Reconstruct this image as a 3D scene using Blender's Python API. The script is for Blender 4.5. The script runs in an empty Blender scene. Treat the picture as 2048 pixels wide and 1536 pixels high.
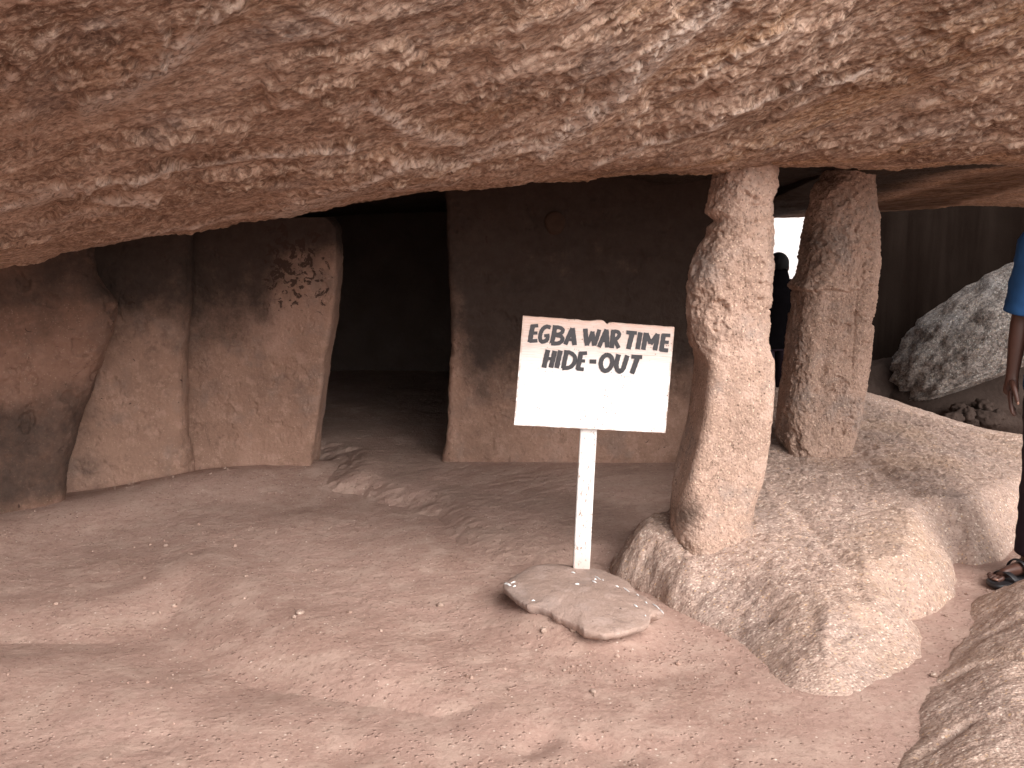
import bpy, bmesh, math, random
import numpy as np
from mathutils import Vector, Matrix, Euler

random.seed(7)
RNG = np.random.default_rng(11)
scene = bpy.context.scene
COL = scene.collection
R = math.radians

# ------------------------------------------------------------------ camera
F = 2010.0                      # focal length in photo pixels (2048 wide)
PITCH = math.atan((768 - 430) / F)
CAMZ = 1.5
ST, CT = math.sin(PITCH), math.cos(PITCH)


def ray(px, py):
    u = (np.asarray(px, float) - 1024) / F
    v = (768 - np.asarray(py, float)) / F
    return u, CT + v * ST, -ST + v * CT


def at_y(px, py, Y):
    dx, dy, dz = ray(px, py)
    t = Y / dy
    return np.stack([dx * t, dy * t, CAMZ + dz * t], -1)


def at_z(px, py, z):
    dx, dy, dz = ray(px, py)
    t = (z - CAMZ) / dz
    return np.stack([dx * t, dy * t, CAMZ + dz * t], -1)


def poly_z(pts, z=0.0):
    a = np.array(pts, float)
    return at_z(a[:, 0], a[:, 1], z)[:, :2]


cam_d = bpy.data.cameras.new("Camera")
cam = bpy.data.objects.new("Camera", cam_d)
COL.objects.link(cam)
cam.location = (0, 0, CAMZ)
cam.rotation_euler = (math.pi / 2 - PITCH, 0, 0)
cam_d.sensor_width = 36
cam_d.lens = 36 * F / 2048
cam_d.clip_start = 0.05
cam_d.clip_end = 400
scene.camera = cam

# ------------------------------------------------------------------ noise
_perm = RNG.permutation(256)
_perm = np.concatenate([_perm, _perm, _perm]).astype(np.int32)
_g = RNG.normal(size=(256, 3))
_g = (_g / np.linalg.norm(_g, axis=1)[:, None]).astype(np.float32)


def perlin(P):
    P = np.asarray(P, np.float32)
    I = np.floor(P).astype(np.int32)
    f = P - I
    I &= 255
    w = f * f * f * (f * (f * 6 - 15) + 10)
    out = np.zeros(P.shape[:-1], np.float32)
    for dx in (0, 1):
        wx = w[..., 0] if dx else 1 - w[..., 0]
        for dy in (0, 1):
            wy = w[..., 1] if dy else 1 - w[..., 1]
            for dz in (0, 1):
                wz = w[..., 2] if dz else 1 - w[..., 2]
                h = _perm[_perm[_perm[I[..., 0] + dx] + I[..., 1] + dy] + I[..., 2] + dz] & 255
                g = _g[h]
                d = g[..., 0] * (f[..., 0] - dx) + g[..., 1] * (f[..., 1] - dy) + g[..., 2] * (f[..., 2] - dz)
                out += wx * wy * wz * d
    return out * 1.6


def fbm(P, octv=5, gain=0.5, lac=2.03, off=0.0):
    P = np.asarray(P, np.float32) + np.float32(off)
    a, s, o = 1.0, 0.0, 0.0
    for i in range(octv):
        o = o + a * perlin(P + 17.3 * i)
        s += a
        a *= gain
        P = P * lac
    return o / s


def ridged(P, octv=5, gain=0.55, lac=2.07, off=0.0):
    P = np.asarray(P, np.float32) + np.float32(off)
    a, s, o = 1.0, 0.0, 0.0
    for i in range(octv):
        o = o + a * (1 - np.abs(perlin(P + 9.1 * i)) * 2.0)
        s += a
        a *= gain
        P = P * lac
    return o / s


def sstep(x, a, b):
    t = np.clip((x - a) / (b - a), 0, 1)
    return t * t * (3 - 2 * t)


def sdf(poly, X, Y):
    """signed distance to a polygon, positive inside"""
    poly = np.asarray(poly, float)
    d = np.full(X.shape, 1e9)
    ins = np.zeros(X.shape, bool)
    n = len(poly)
    for i in range(n):
        ax, ay = poly[i]
        bx, by = poly[(i + 1) % n]
        ex, ey = bx - ax, by - ay
        t = np.clip(((X - ax) * ex + (Y - ay) * ey) / (ex * ex + ey * ey + 1e-12), 0, 1)
        d = np.minimum(d, (X - ax - t * ex) ** 2 + (Y - ay - t * ey) ** 2)
        c = ((ay > Y) != (by > Y)) & (X < ex * (Y - ay) / (ey + 1e-12) + ax)
        ins ^= c
    d = np.sqrt(d)
    return np.where(ins, d, -d)


def pline(pts, X, Y):
    """distance to an open polyline"""
    pts = np.asarray(pts, float)
    d = np.full(X.shape, 1e9)
    for (ax, ay), (bx, by) in zip(pts[:-1], pts[1:]):
        ex, ey = bx - ax, by - ay
        t = np.clip(((X - ax) * ex + (Y - ay) * ey) / (ex * ex + ey * ey + 1e-12), 0, 1)
        d = np.minimum(d, (X - ax - t * ex) ** 2 + (Y - ay - t * ey) ** 2)
    return np.sqrt(d)


def smooth_poly(pts, n=12):
    """closed Catmull-Rom through the points"""
    p = np.asarray(pts, float)
    out = []
    N = len(p)
    for i in range(N):
        p0, p1, p2, p3 = p[i - 1], p[i], p[(i + 1) % N], p[(i + 2) % N]
        for k in range(n):
            t = k / n
            out.append(0.5 * (2 * p1 + (p2 - p0) * t + (2 * p0 - 5 * p1 + 4 * p2 - p3) * t * t + (3 * p1 - p0 - 3 * p2 + p3) * t ** 3))
    return np.array(out)


# ------------------------------------------------------------------ objects
def tag(o, label=None, cat=None, group=None, kind=None):
    if label: o["label"] = label
    if cat: o["category"] = cat
    if group: o["group"] = group
    if kind: o["kind"] = kind
    return o


def empty(name, loc, rz=0):
    o = bpy.data.objects.new(name, None)
    o.empty_display_size = 0.1
    COL.objects.link(o)
    o.location = loc
    o.rotation_euler = (0, 0, rz)
    return o


def raw_mesh(name, V, Fq, mat, parent=None, smooth=True, origin=None, attrs=None):
    """V (n,3), Fq list of equal-length faces (array) or list of lists"""
    V = np.array(V, np.float64)
    if origin is not None:
        V = V - np.asarray(origin, float)
    me = bpy.data.meshes.new(name)
    if isinstance(Fq, np.ndarray):
        k = Fq.shape[1]
        me.vertices.add(len(V))
        me.vertices.foreach_set("co", V.astype(np.float32).ravel())
        me.loops.add(Fq.size)
        me.loops.foreach_set("vertex_index", Fq.astype(np.int32).ravel())
        me.polygons.add(len(Fq))
        me.polygons.foreach_set("loop_start", np.arange(0, Fq.size, k, dtype=np.int32))
        try:
            me.polygons.foreach_set("loop_total", np.full(len(Fq), k, np.int32))
        except Exception:
            pass
        me.update(calc_edges=True)
        me.validate()
    else:
        me.from_pydata([tuple(v) for v in V], [], [tuple(f) for f in Fq])
        me.update()
    me.polygons.foreach_set("use_smooth", np.full(len(me.polygons), smooth))
    for an, av in (attrs or {}).items():
        av = np.asarray(av, np.float32)
        if av.ndim == 1:
            me.attributes.new(an, 'FLOAT', 'POINT').data.foreach_set("value", av)
        else:
            me.attributes.new(an, 'FLOAT_VECTOR', 'POINT').data.foreach_set("vector", av.ravel())
    o = bpy.data.objects.new(name, me)
    COL.objects.link(o)
    if mat: me.materials.append(mat)
    if parent is not None:
        o.parent = parent
    elif origin is not None:
        o.location = origin
    return o


def grid_faces(nu, nv, wrap=False, flip=False):
    """vertex index = i*nv+j ; i in u, j in v; wrap in v"""
    i = np.arange(nu - 1)[:, None]
    j = np.arange(nv if wrap else nv - 1)[None, :]
    j2 = (j + 1) % nv
    a, b, c, d = i * nv + j, (i + 1) * nv + j, (i + 1) * nv + j2, i * nv + j2
    a, b, c, d = np.broadcast_arrays(a, b, c, d)
    q = np.stack([a, b, c, d], -1).reshape(-1, 4)
    return q[:, ::-1] if flip else q


def grid_normals(P, wrap=False):
    du = np.gradient(P, axis=0)
    if wrap:
        dv = (np.roll(P, -1, 1) - np.roll(P, 1, 1)) * 0.5
    else:
        dv = np.gradient(P, axis=1)
    n = np.cross(du, dv)
    return n / (np.linalg.norm(n, axis=-1, keepdims=True) + 1e-9)


# ------------------------------------------------------------------ materials
class G:
    def __init__(self, name, rough=0.9, spec=0.2):
        self.m = bpy.data.materials.new(name)
        self.m.use_nodes = True
        self.t = self.m.node_tree
        self.b = self.t.nodes["Principled BSDF"]
        self.b.inputs["Roughness"].default_value = rough
        self.b.inputs["Specular IOR Level"].default_value = spec
        self.pos = self.t.nodes.new("ShaderNodeNewGeometry").outputs["Position"]

    def L(self, a, b):
        if hasattr(a, "is_output"):
            self.t.links.new(a, b)
        else:
            if isinstance(a, (tuple, list)) and len(a) == 3 and b.type == 'RGBA':
                a = (*a, 1)
            b.default_value = a

    def attr(self, name, vec=False):
        n = self.t.nodes.new("ShaderNodeAttribute")
        n.attribute_name = name
        return n.outputs["Vector" if vec else "Fac"]

    def xyz(self, v=None):
        n = self.t.nodes.new("ShaderNodeSeparateXYZ")
        self.L(v or self.pos, n.inputs[0])
        return n.outputs

    def map(self, scale=(1, 1, 1), rot=(0, 0, 0), loc=(0, 0, 0), v=None):
        n = self.t.nodes.new("ShaderNodeMapping")
        self.L(v or self.pos, n.inputs[0])
        n.inputs["Scale"].default_value = scale
        n.inputs["Rotation"].default_value = rot
        n.inputs["Location"].default_value = loc
        return n.outputs[0]

    def noise(self, scale, detail=6, rough=0.6, v=None, dist=0.0, lac=2.0):
        n = self.t.nodes.new("ShaderNodeTexNoise")
        self.L(v or self.pos, n.inputs["Vector"])
        n.inputs["Scale"].default_value = scale
        n.inputs["Detail"].default_value = detail
        n.inputs["Roughness"].default_value = rough
        n.inputs["Distortion"].default_value = dist
        n.inputs["Lacunarity"].default_value = lac
        return n.outputs[0]

    def vor(self, scale, v=None, feat='F1', out="Distance", rand=1.0):
        n = self.t.nodes.new("ShaderNodeTexVoronoi")
        n.feature = feat
        self.L(v or self.pos, n.inputs["Vector"])
        n.inputs["Scale"].default_value = scale
        n.inputs["Randomness"].default_value = rand
        return n.outputs[out]

    def ss(self, x, a, b, lo=0.0, hi=1.0):
        n = self.t.nodes.new("ShaderNodeMapRange")
        n.interpolation_type = 'SMOOTHSTEP'
        self.L(x, n.inputs[0])
        for i, val in enumerate((a, b, lo, hi)):
            n.inputs[i + 1].default_value = val
        return n.outputs[0]

    def ma(self, op, a, b=0.0, clamp=False):
        n = self.t.nodes.new("ShaderNodeMath")
        n.operation = op
        n.use_clamp = clamp
        self.L(a, n.inputs[0])
        self.L(b, n.inputs[1])
        return n.outputs[0]

    def mix(self, fac, a, b, mode='MIX'):
        n = self.t.nodes.new("ShaderNodeMix")
        n.data_type = 'RGBA'
        n.blend_type = mode
        self.L(fac, n.inputs[0])
        self.L(a, n.inputs[6])
        self.L(b, n.inputs[7])
        return n.outputs[2]

    def ramp(self, fac, stops):
        n = self.t.nodes.new("ShaderNodeValToRGB")
        e = n.color_ramp.elements
        while len(e) < len(stops): e.new(0.5)
        for el, (p, c) in zip(e, stops):
            el.position = p
            el.color = (*c, 1) if len(c) == 3 else c
        self.L(fac, n.inputs[0])
        return n.outputs[0]

    def bump(self, h, strength=0.5, dist=0.01, prev=None):
        n = self.t.nodes.new("ShaderNodeBump")
        n.inputs["Strength"].default_value = strength
        n.inputs["Distance"].default_value = dist
        self.L(h, n.inputs["Height"])
        if prev is not None: self.L(prev, n.inputs["Normal"])
        return n.outputs[0]

    def out(self, col, nrm=None, rough=None):
        self.L(col, self.b.inputs["Base Color"])
        if nrm is not None: self.L(nrm, self.b.inputs["Normal"])
        if rough is not None: self.L(rough, self.b.inputs["Roughness"])
        return self.m


def mul(c, k):
    return tuple(x * k for x in c)


def mat_dirt():
    g = G("dirt", 0.95, 0.12)
    big = g.noise(1.3, 5, 0.55)
    med = g.noise(7, 7, 0.62)
    fine = g.noise(70, 6, 0.7)
    c = g.ramp(big, [(0.3, (0.31, 0.197, 0.158)), (0.5, (0.36, 0.233, 0.190)), (0.7, (0.405, 0.269, 0.223))])
    c = g.mix(g.ss(med, 0.42, 0.68), c, (0.43, 0.30, 0.245))
    c = g.mix(g.ss(g.noise(3.1, 6, 0.6, v=g.map(loc=(5, 2, 0))), 0.55, 0.72, 0, 0.4), c, (0.26, 0.160, 0.122))
    c = g.mix(g.ss(fine, 0.51, 0.62, 0, 0.45), c, (0.47, 0.335, 0.275))
    c = g.mix(g.ss(g.noise(45, 6, 0.72, v=g.map(loc=(4, 4, 0))), 0.47, 0.38, 0, 0.4), c, (0.20, 0.125, 0.097))
    # scattered pale and dark grains
    cell = g.vor(95, out="Color")
    d = g.vor(95)
    r = g.xyz(cell)
    pick = g.ma('GREATER_THAN', r[0], 0.985)
    c = g.mix(g.ma('MULTIPLY', pick, g.ss(d, 0.42, 0.25)), c, (0.62, 0.50, 0.42))
    pick2 = g.ma('LESS_THAN', r[1], 0.03)
    c = g.mix(g.ma('MULTIPLY', pick2, g.ss(d, 0.40, 0.2)), c, (0.12, 0.07, 0.055))
    sh = g.attr("rock")
    # where bare rock shows through the dust
    rk = g.ramp(g.noise(26, 8, 0.72, v=g.map((1, 2.2, 1), (0, 0, 0.5))), [(0.3, (0.19, 0.125, 0.10)), (0.55, (0.30, 0.205, 0.165)), (0.75, (0.44, 0.32, 0.26))])
    c = g.mix(sh, c, rk)
    n1 = g.bump(g.noise(24, 8, 0.68), 0.28, 0.03)
    n2 = g.bump(g.noise(160, 4, 0.7), 0.35, 0.006, n1)
    gr = g.ma('MULTIPLY', g.ss(g.vor(70), 0.5, 0.12), g.ma('GREATER_THAN', g.xyz(g.vor(70, out="Color"))[2], 0.86))
    n3 = g.bump(gr, 0.6, 0.008, n2)
    return g.out(c, n3)


def mat_granite(name, pale=1.0, rot=0.6, ochre=0.5, streaky=3.0, grey=0.4, tint=(1, 1, 1)):
    mul = lambda c, k: tuple(min(0.9, x * k * t) for x, t in zip(c, tint))
    g = G(name, 0.92, 0.08)
    mp = g.map((1, streaky, 1.3), (0, 0, rot))
    big = g.noise(2.0, 5, 0.6)
    st = g.noise(14, 8, 0.7, v=mp)
    c = g.ramp(st, [(0.25, mul((0.30, 0.200, 0.160), pale)), (0.48, mul((0.41, 0.288, 0.235), pale)), (0.72, mul((0.53, 0.39, 0.325), pale))])
    c = g.mix(g.ss(g.noise(55, 6, 0.75, v=mp), 0.52, 0.61, 0, 0.6), c, mul((0.66, 0.51, 0.42), pale))
    c = g.mix(g.ss(big, 0.45, 0.68, 0, ochre), c, mul((0.46, 0.31, 0.22), pale))
    c = g.mix(g.ss(g.noise(3.3, 6, 0.65, v=g.map(loc=(3, 9, 1))), 0.48, 0.66, 0, grey), c, mul((0.29, 0.235, 0.215), pale))
    if streaky < 1.5:
        c = g.mix(g.ss(g.noise(45, 8, 0.75), 0.53, 0.43, 0, 0.8), c, mul((0.13, 0.10, 0.085), pale))
    # crystals
    d = g.vor(85, v=g.map((1, 1.5, 1), (0, 0, rot)))
    cc = g.xyz(g.vor(85, v=g.map((1, 1.5, 1), (0, 0, rot)), out="Color"))
    lum = g.ss(d, 0.55, 0.2)
    c = g.mix(g.ss(g.noise(80, 5, 0.75), 0.48, 0.40, 0, 0.55), c, mul((0.17, 0.11, 0.088), pale))
    c = g.mix(g.ma('MULTIPLY', g.ss(cc[0], 0.74, 0.95, 0, 0.9), lum), c, mul((0.80, 0.66, 0.55), pale))
    c = g.mix(g.ma('MULTIPLY', g.ss(cc[1], 0.82, 0.97, 0, 0.75), lum), c, mul((0.17, 0.115, 0.095), pale))
    c = g.mix(g.ma('MULTIPLY', g.ss(cc[2], 0.86, 0.97, 0, 0.8), lum), c, mul((0.62, 0.40, 0.24), pale))
    n1 = g.bump(g.noise(40, 8, 0.7, v=mp), 0.45, 0.02)
    n2 = g.bump(d, 0.5, 0.006, n1)
    n3 = g.bump(g.noise(220, 3, 0.7), 0.4, 0.003, n2)
    return g.out(c, n3)


def mat_overhang():
    g = G("weathered_gneiss", 0.8, 0.3)
    fol = g.attr("fol", True)        # x = along the foliation, y = across it
    A = g.noise(2.6, 10, 0.68, v=g.map((0.5, 2.0, 1), v=fol))
    B = g.noise(8, 10, 0.74, v=g.map((0.6, 1.7, 1), v=fol))
    C = g.noise(46, 8, 0.74, v=g.map((0.6, 1.5, 1), v=fol))
    D = g.noise(85, 5, 0.75, v=g.map((0.7, 1.3, 1), v=fol))
    c = g.ramp(A, [(0.30, (0.231, 0.123, 0.077)), (0.44, (0.359, 0.212, 0.144)), (0.56, (0.474, 0.301, 0.217)), (0.72, (0.671, 0.481, 0.378))])
    c = g.mix(g.ss(B, 0.51, 0.60, 0, 0.75), c, (0.694, 0.493, 0.384))
    c = g.mix(g.ss(B, 0.48, 0.39, 0, 0.72), c, (0.214, 0.123, 0.083))
    # grey mineral skin and lichen
    gp = g.ma('ADD', g.attr("grey"), g.ma('MULTIPLY', g.ma('SUBTRACT', g.noise(3.0, 9, 0.72, v=g.map((0.8, 1.6, 1), loc=(4, 1, 2), v=fol)), 0.52), 2.6))
    c = g.mix(g.ss(gp, 0.12, 0.8, 0, 0.6), c, g.mix(C, (0.231, 0.170, 0.147), (0.509, 0.396, 0.344)))
    # rusty ochre bands, mostly towards the right
    x = g.xyz()[0]
    och = g.ma('MULTIPLY', g.ss(g.noise(3.0, 8, 0.68, v=g.map((0.35, 2.6, 1), loc=(1, 7, 0), v=fol)), 0.45, 0.62), g.ss(x, -1.0, 1.0, 0.25, 0.8))
    c = g.mix(och, c, g.mix(g.ss(C, 0.35, 0.65), (0.289, 0.143, 0.067), (0.717, 0.447, 0.269)))
    # pale fresh bands
    pb = g.ma('ADD', g.attr("pale"), g.ss(g.noise(2.1, 9, 0.72, v=g.map((0.28, 2.8, 1), loc=(8, 3, 0), v=fol)), 0.58, 0.72, 0, 0.7))
    pb = g.ss(g.ma('ADD', pb, g.ma('MULTIPLY', g.ma('SUBTRACT', B, 0.5), 2.2)), 0.25, 0.95, 0, 0.85)
    c = g.mix(g.ma('MULTIPLY', pb, g.ss(C, 0.34, 0.60)), c, (0.791, 0.672, 0.596))
    # grain
    c = g.mix(g.ss(C, 0.515, 0.60, 0, 0.55), c, (0.710, 0.490, 0.372))
    c = g.mix(g.ss(C, 0.475, 0.39, 0, 0.55), c, (0.137, 0.074, 0.048))
    c = g.mix(g.ss(D, 0.525, 0.60, 0, 0.5), c, (0.791, 0.620, 0.486))
    c = g.mix(g.ss(D, 0.475, 0.40, 0, 0.5), c, (0.091, 0.049, 0.035))
    c = g.mix(g.ma('MULTIPLY', g.attr('ceil_shade'), 0.93), c, (0.022, 0.015, 0.011))  # recess shade behind the lip painted dark into the ceiling
    n1 = g.bump(B, 0.35, 0.05)
    n2 = g.bump(C, 0.8, 0.024, n1)
    n3 = g.bump(D, 1.0, 0.010, n2)
    return g.out(c, n3)


def mat_clay(name, base=(0.36, 0.225, 0.155), grit=1.0, soot_k=1.0, grey=0.3):
    """sun-dried mud: its vertex mask holds fire blackening and shade painted below the roof"""
    g = G(name, 0.93, 0.15)
    big = g.noise(2.4, 6, 0.6)
    med = g.noise(13, 7, 0.66)
    c = g.ramp(big, [(0.28, mul(base, 0.72)), (0.5, base), (0.72, tuple(min(1, x * y) for x, y in zip(base, (1.22, 1.25, 1.3))))])
    c = g.mix(g.ss(g.noise(60, 6, 0.75), 0.48, 0.39, 0, 0.6 * min(1, grit)), c, tuple(x * 0.5 for x in base))
    c = g.mix(g.ss(g.noise(75, 5, 0.75, v=g.map(loc=(3, 3, 3))), 0.53, 0.62, 0, 0.6 * min(1, grit)), c, tuple(min(.8, x * 1.55) for x in base))
    c = g.mix(g.ss(med, 0.5, 0.64, 0, 0.6), c, tuple(x * y for x, y in zip(base, (1.30, 1.36, 1.42))))
    c = g.mix(g.ss(g.noise(4.5, 7, 0.65, v=g.map(loc=(7, 1, 3))), 0.50, 0.66, 0, grey), c, (base[0] * 0.62, base[1] * 0.78, base[2] * 0.92))
    cc = g.xyz(g.vor(110, out="Color"))
    d = g.vor(110)
    lum = g.ss(d, 0.5, 0.2)
    c = g.mix(g.ma('MULTIPLY', g.ss(cc[0], 0.82, 0.96, 0, 0.7 * grit), lum), c, (0.66, 0.50, 0.38))
    c = g.mix(g.ma('MULTIPLY', g.ss(cc[1], 0.84, 0.97, 0, 0.7 * grit), lum), c, (0.10, 0.065, 0.05))
    scab = g.ss(g.noise(9, 9, 0.75, v=g.map((1, 1, 0.7), loc=(2, 6, 4)), dist=0.4), 0.585, 0.63, 0, 0.45)
    c = g.mix(scab, c, tuple(x * 0.55 for x in base))
    sc2 = g.ss(g.ma('ABSOLUTE', g.ma('SUBTRACT', g.noise(3.2, 5, 0.6, v=g.map((1, 1, 0.6), loc=(9, 2, 1)), dist=0.8), 0.5)), 0.006, 0.0015, 0, 0.5)
    c = g.mix(g.ma('MULTIPLY', sc2, g.ss(g.noise(2, 3, 0.5), 0.5, 0.6)), c, tuple(x * 0.4 for x in base))
    s = g.attr("soot_shade")
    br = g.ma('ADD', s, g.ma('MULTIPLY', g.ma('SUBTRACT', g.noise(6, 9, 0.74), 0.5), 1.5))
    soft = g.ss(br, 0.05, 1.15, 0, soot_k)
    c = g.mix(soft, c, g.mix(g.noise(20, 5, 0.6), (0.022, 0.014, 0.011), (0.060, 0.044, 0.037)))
    fl = g.attr("flake")
    fs = g.ss(g.ma('ADD', fl, g.ma('MULTIPLY', g.ma('SUBTRACT', g.noise(22, 7, 0.66, dist=0.8), 0.5), 3.4)), 0.55, 0.64, 0, 0.9)
    c = g.mix(fs, c, (0.045, 0.026, 0.020))
    n1 = g.bump(g.noise(30, 8, 0.7), 0.4, 0.02)
    n2 = g.bump(d, 0.45 * grit, 0.006, n1)
    n3 = g.bump(g.noise(190, 3, 0.7), 0.4, 0.003, n2)
    return g.out(c, n3)


def mat_plain(name, col, rough=0.6, spec=0.3, nscale=None, namp=0.25, bump=0.0, bscale=200, bdist=0.002):
    g = G(name, rough, spec)
    c = col
    if nscale:
        c = g.mix(g.noise(nscale, 5, 0.6), mul(col, 1 - namp), tuple(min(1, x * (1 + namp)) for x in col))
    n = g.bump(g.noise(bscale, 4, 0.6), bump, bdist) if bump else None
    return g.out(c, n)


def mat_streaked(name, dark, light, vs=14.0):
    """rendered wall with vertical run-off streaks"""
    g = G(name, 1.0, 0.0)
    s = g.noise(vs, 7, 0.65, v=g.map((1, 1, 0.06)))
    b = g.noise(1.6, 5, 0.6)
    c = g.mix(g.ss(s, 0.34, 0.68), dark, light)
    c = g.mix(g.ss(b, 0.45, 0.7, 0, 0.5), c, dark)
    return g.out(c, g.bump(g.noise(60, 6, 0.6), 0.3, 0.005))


def mat_sign():
    g = G("chipped_white_paint", 0.55, 0.35)
    p = g.attr("board", True)        # 0..1 across and up the board
    u = g.xyz(p)
    grain = g.noise(5, 8, 0.7, v=g.map((1.2, 26, 1), v=p))
    c = g.mix(g.ss(g.noise(3, 5, 0.6, v=p), 0.4, 0.7, 0, 0.5), (0.76, 0.735, 0.725), (0.68, 0.63, 0.61))
    up = g.ss(u[1], 0.38, 0.95)
    lf = g.ss(u[0], 0.5, 0.0, 0, 0.35)
    wear = g.ma('MULTIPLY', g.ma('ADD', g.ma('MULTIPLY', up, 0.75), g.ma('MULTIPLY', lf, up)), g.ss(grain, 0.36, 0.66))
    c = g.mix(g.ma('MULTIPLY', up, 0.9), c, (0.50, 0.405, 0.365))  # shade under the overhang painted in: upper board tinted darker
    bd = g.ma('MINIMUM', g.ma('MINIMUM', u[0], g.ma('SUBTRACT', 1.0, u[0])), g.ma('MINIMUM', u[1], g.ma('SUBTRACT', 1.0, u[1])))
    c = g.mix(g.ma('MULTIPLY', g.ss(bd, 0.018, 0.002), g.ss(g.noise(9, 6, 0.7, v=p), 0.42, 0.56, 0, 0.8)), c, (0.36, 0.25, 0.20))
    c = g.mix(g.ma('MULTIPLY', wear, 0.95, True), c, (0.44, 0.30, 0.24))
    edge = g.ma('MULTIPLY', g.ss(u[1], 0.90, 1.0), g.ss(g.noise(8, 6, 0.7, v=g.map((1, 3, 1), v=p)), 0.42, 0.56))
    c = g.mix(g.ma('MULTIPLY', edge, 0.75), c, (0.47, 0.31, 0.25))
    # plank joints
    for y0 in (0.72, 0.51):
        j = g.ss(g.ma('ABSOLUTE', g.ma('SUBTRACT', g.ma('ADD', u[1], g.ma('MULTIPLY', g.noise(6, 3, 0.5, v=p), 0.02)), y0 + 0.01)), 0.006, 0.001)
        c = g.mix(g.ma('MULTIPLY', j, g.ss(g.noise(5, 5, 0.7, v=g.map((1, .2, 1), v=p)), 0.42, 0.62, 0, 0.7)), c, (0.46, 0.26, 0.20))
    st = g.ma('MULTIPLY', g.ss(g.noise(3.5, 7, 0.7, v=g.map((1.2, 14, 1), loc=(2, 1, 0), v=p)), 0.56, 0.66), g.ma('MULTIPLY', g.ss(u[1], 0.40, 0.55), g.ss(u[0], 0.62, 0.1)))
    c = g.mix(g.ma('MULTIPLY', st, 0.55), c, (0.62, 0.38, 0.29))
    # dark specks
    mask = g.ss(g.noise(4, 5, 0.7, v=g.map(loc=(3, 3, 0), v=p)), 0.48, 0.62)
    cc = g.xyz(g.vor(44, v=g.map((1.4, 1, 1), v=p), out="Color"))
    dd = g.vor(44, v=g.map((1.4, 1, 1), v=p))
    sp = g.ma('MULTIPLY', g.ma('MULTIPLY', g.ma('GREATER_THAN', cc[0], 0.66), g.ss(dd, 0.36, 0.22)), mask)
    c = g.mix(g.ma('MULTIPLY', sp, 0.95), c, (0.16, 0.11, 0.095))
    n = g.bump(grain, 0.25, 0.004)
    n = g.bump(sp, -0.5, 0.002, n)
    return g.out(c, n)


M_DIRT = mat_dirt()
M_GRAN = mat_granite("granite", 0.97, 0.9, 0.5, 2.6, 0.3)
M_GRAN2 = mat_granite("pale_granite", 0.98, 0.2, 0.3, 1.6, 0.15)
M_GRAN3 = mat_granite("grey_granite", 0.74, 0.2, 0.0, 1.2, 0.6, (0.92, 1.12, 1.25))
M_SHELF = mat_granite("dusty_rock", 0.66, 0.4, 0.9, 2.2, 0.2)
M_OVER = mat_overhang()
M_PIL = mat_clay("gritty_mud", (0.385, 0.262, 0.203), 1.2, 0.85, 0.5)
M_WALL = mat_clay("smoked_mud", (0.30, 0.182, 0.134), 0.3, 0.95, 0.4)
M_REDWALL = mat_clay("red_mud", (0.20, 0.112, 0.080), 0.3, 0.92, 0.3)
M_SHADE = mat_plain("shade_dark_stone", (0.045, 0.032, 0.027), 1.0, 0.0, 6, 0.4, 0.5, 30, 0.02)  # near-black base paints the shade below and beside the grey boulder
M_RUB = mat_plain("rubble", (0.10, 0.07, 0.057), 1.0, 0.0, 20, 0.4, 0.5, 60, 0.01)
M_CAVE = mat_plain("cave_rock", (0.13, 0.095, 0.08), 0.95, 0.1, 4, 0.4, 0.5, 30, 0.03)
M_SLAB = mat_clay("cement", (0.36, 0.255, 0.21), 0.3, 0.3, 0.25)
M_WHITE = mat_sign()
def mat_post():
    g = G("white_post_paint", 0.6, 0.3)
    n = g.noise(60, 7, 0.75, v=g.map((1, 1, 0.5)))
    c = g.mix(g.noise(8, 5, 0.6, v=g.map((1, 1, .2))), (0.72, 0.70, 0.685), (0.60, 0.56, 0.54))
    chip = g.ss(n, 0.565, 0.60, 0, 0.85)
    c = g.mix(chip, c, (0.26, 0.17, 0.13))
    c = g.mix(g.ss(g.xyz()[2], 0.22, 0.08, 0, 0.6), c, (0.44, 0.31, 0.255))
    return g.out(c, g.bump(chip, -0.4, 0.002))


M_POST = mat_post()
M_INK = mat_plain("black_sign_paint", (0.040, 0.038, 0.042), 0.5, 0.35, 60, 0.35)
M_DRIP = mat_plain("spilled_white_paint", (0.83, 0.81, 0.80), 0.5, 0.3)
M_DARKWALL = mat_streaked("shade_dark_render", (0.0075, 0.0048, 0.0038), (0.015, 0.0105, 0.0085), 7)  # overhang's shade painted into a near-black wall colour
M_PALEWALL = mat_streaked("pale_render", (0.66, 0.62, 0.61), (0.85, 0.83, 0.83), 9)
M_STONE = mat_granite("pebble_stone", 0.85, 0.3, 0.4, 1.6, 0.3)
M_SKIN = mat_plain("dark_skin", (0.070, 0.030, 0.021), 0.5, 0.4, 40, 0.15, 0.15, 300, 0.001)
M_BLUE = mat_plain("blue_cotton", (0.016, 0.062, 0.165), 0.85, 0.2, 25, 0.15, 0.3, 500, 0.001)
M_TROU = mat_plain("dark_trousers", (0.022, 0.014, 0.020), 0.9, 0.15, 25, 0.2, 0.3, 400, 0.001)
M_LEATHER = mat_plain("dark_leather", (0.020, 0.018, 0.020), 0.45, 0.4, 60, 0.3, 0.2, 200, 0.001)
M_BLACK = mat_plain("silhouette_black", (0.0035, 0.003, 0.0035), 1.0, 0.0)  # near-black, paints the far figure's backlit shade; irises too
M_HAIR = mat_plain("black_hair", (0.008, 0.007, 0.007), 0.8, 0.2, 150, 0.4, 0.8, 250, 0.004)
M_NAIL = mat_plain("nail", (0.28, 0.15, 0.11), 0.4, 0.4)
M_EYE = mat_plain("eye_white", (0.7, 0.66, 0.6), 0.3, 0.5)

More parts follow.
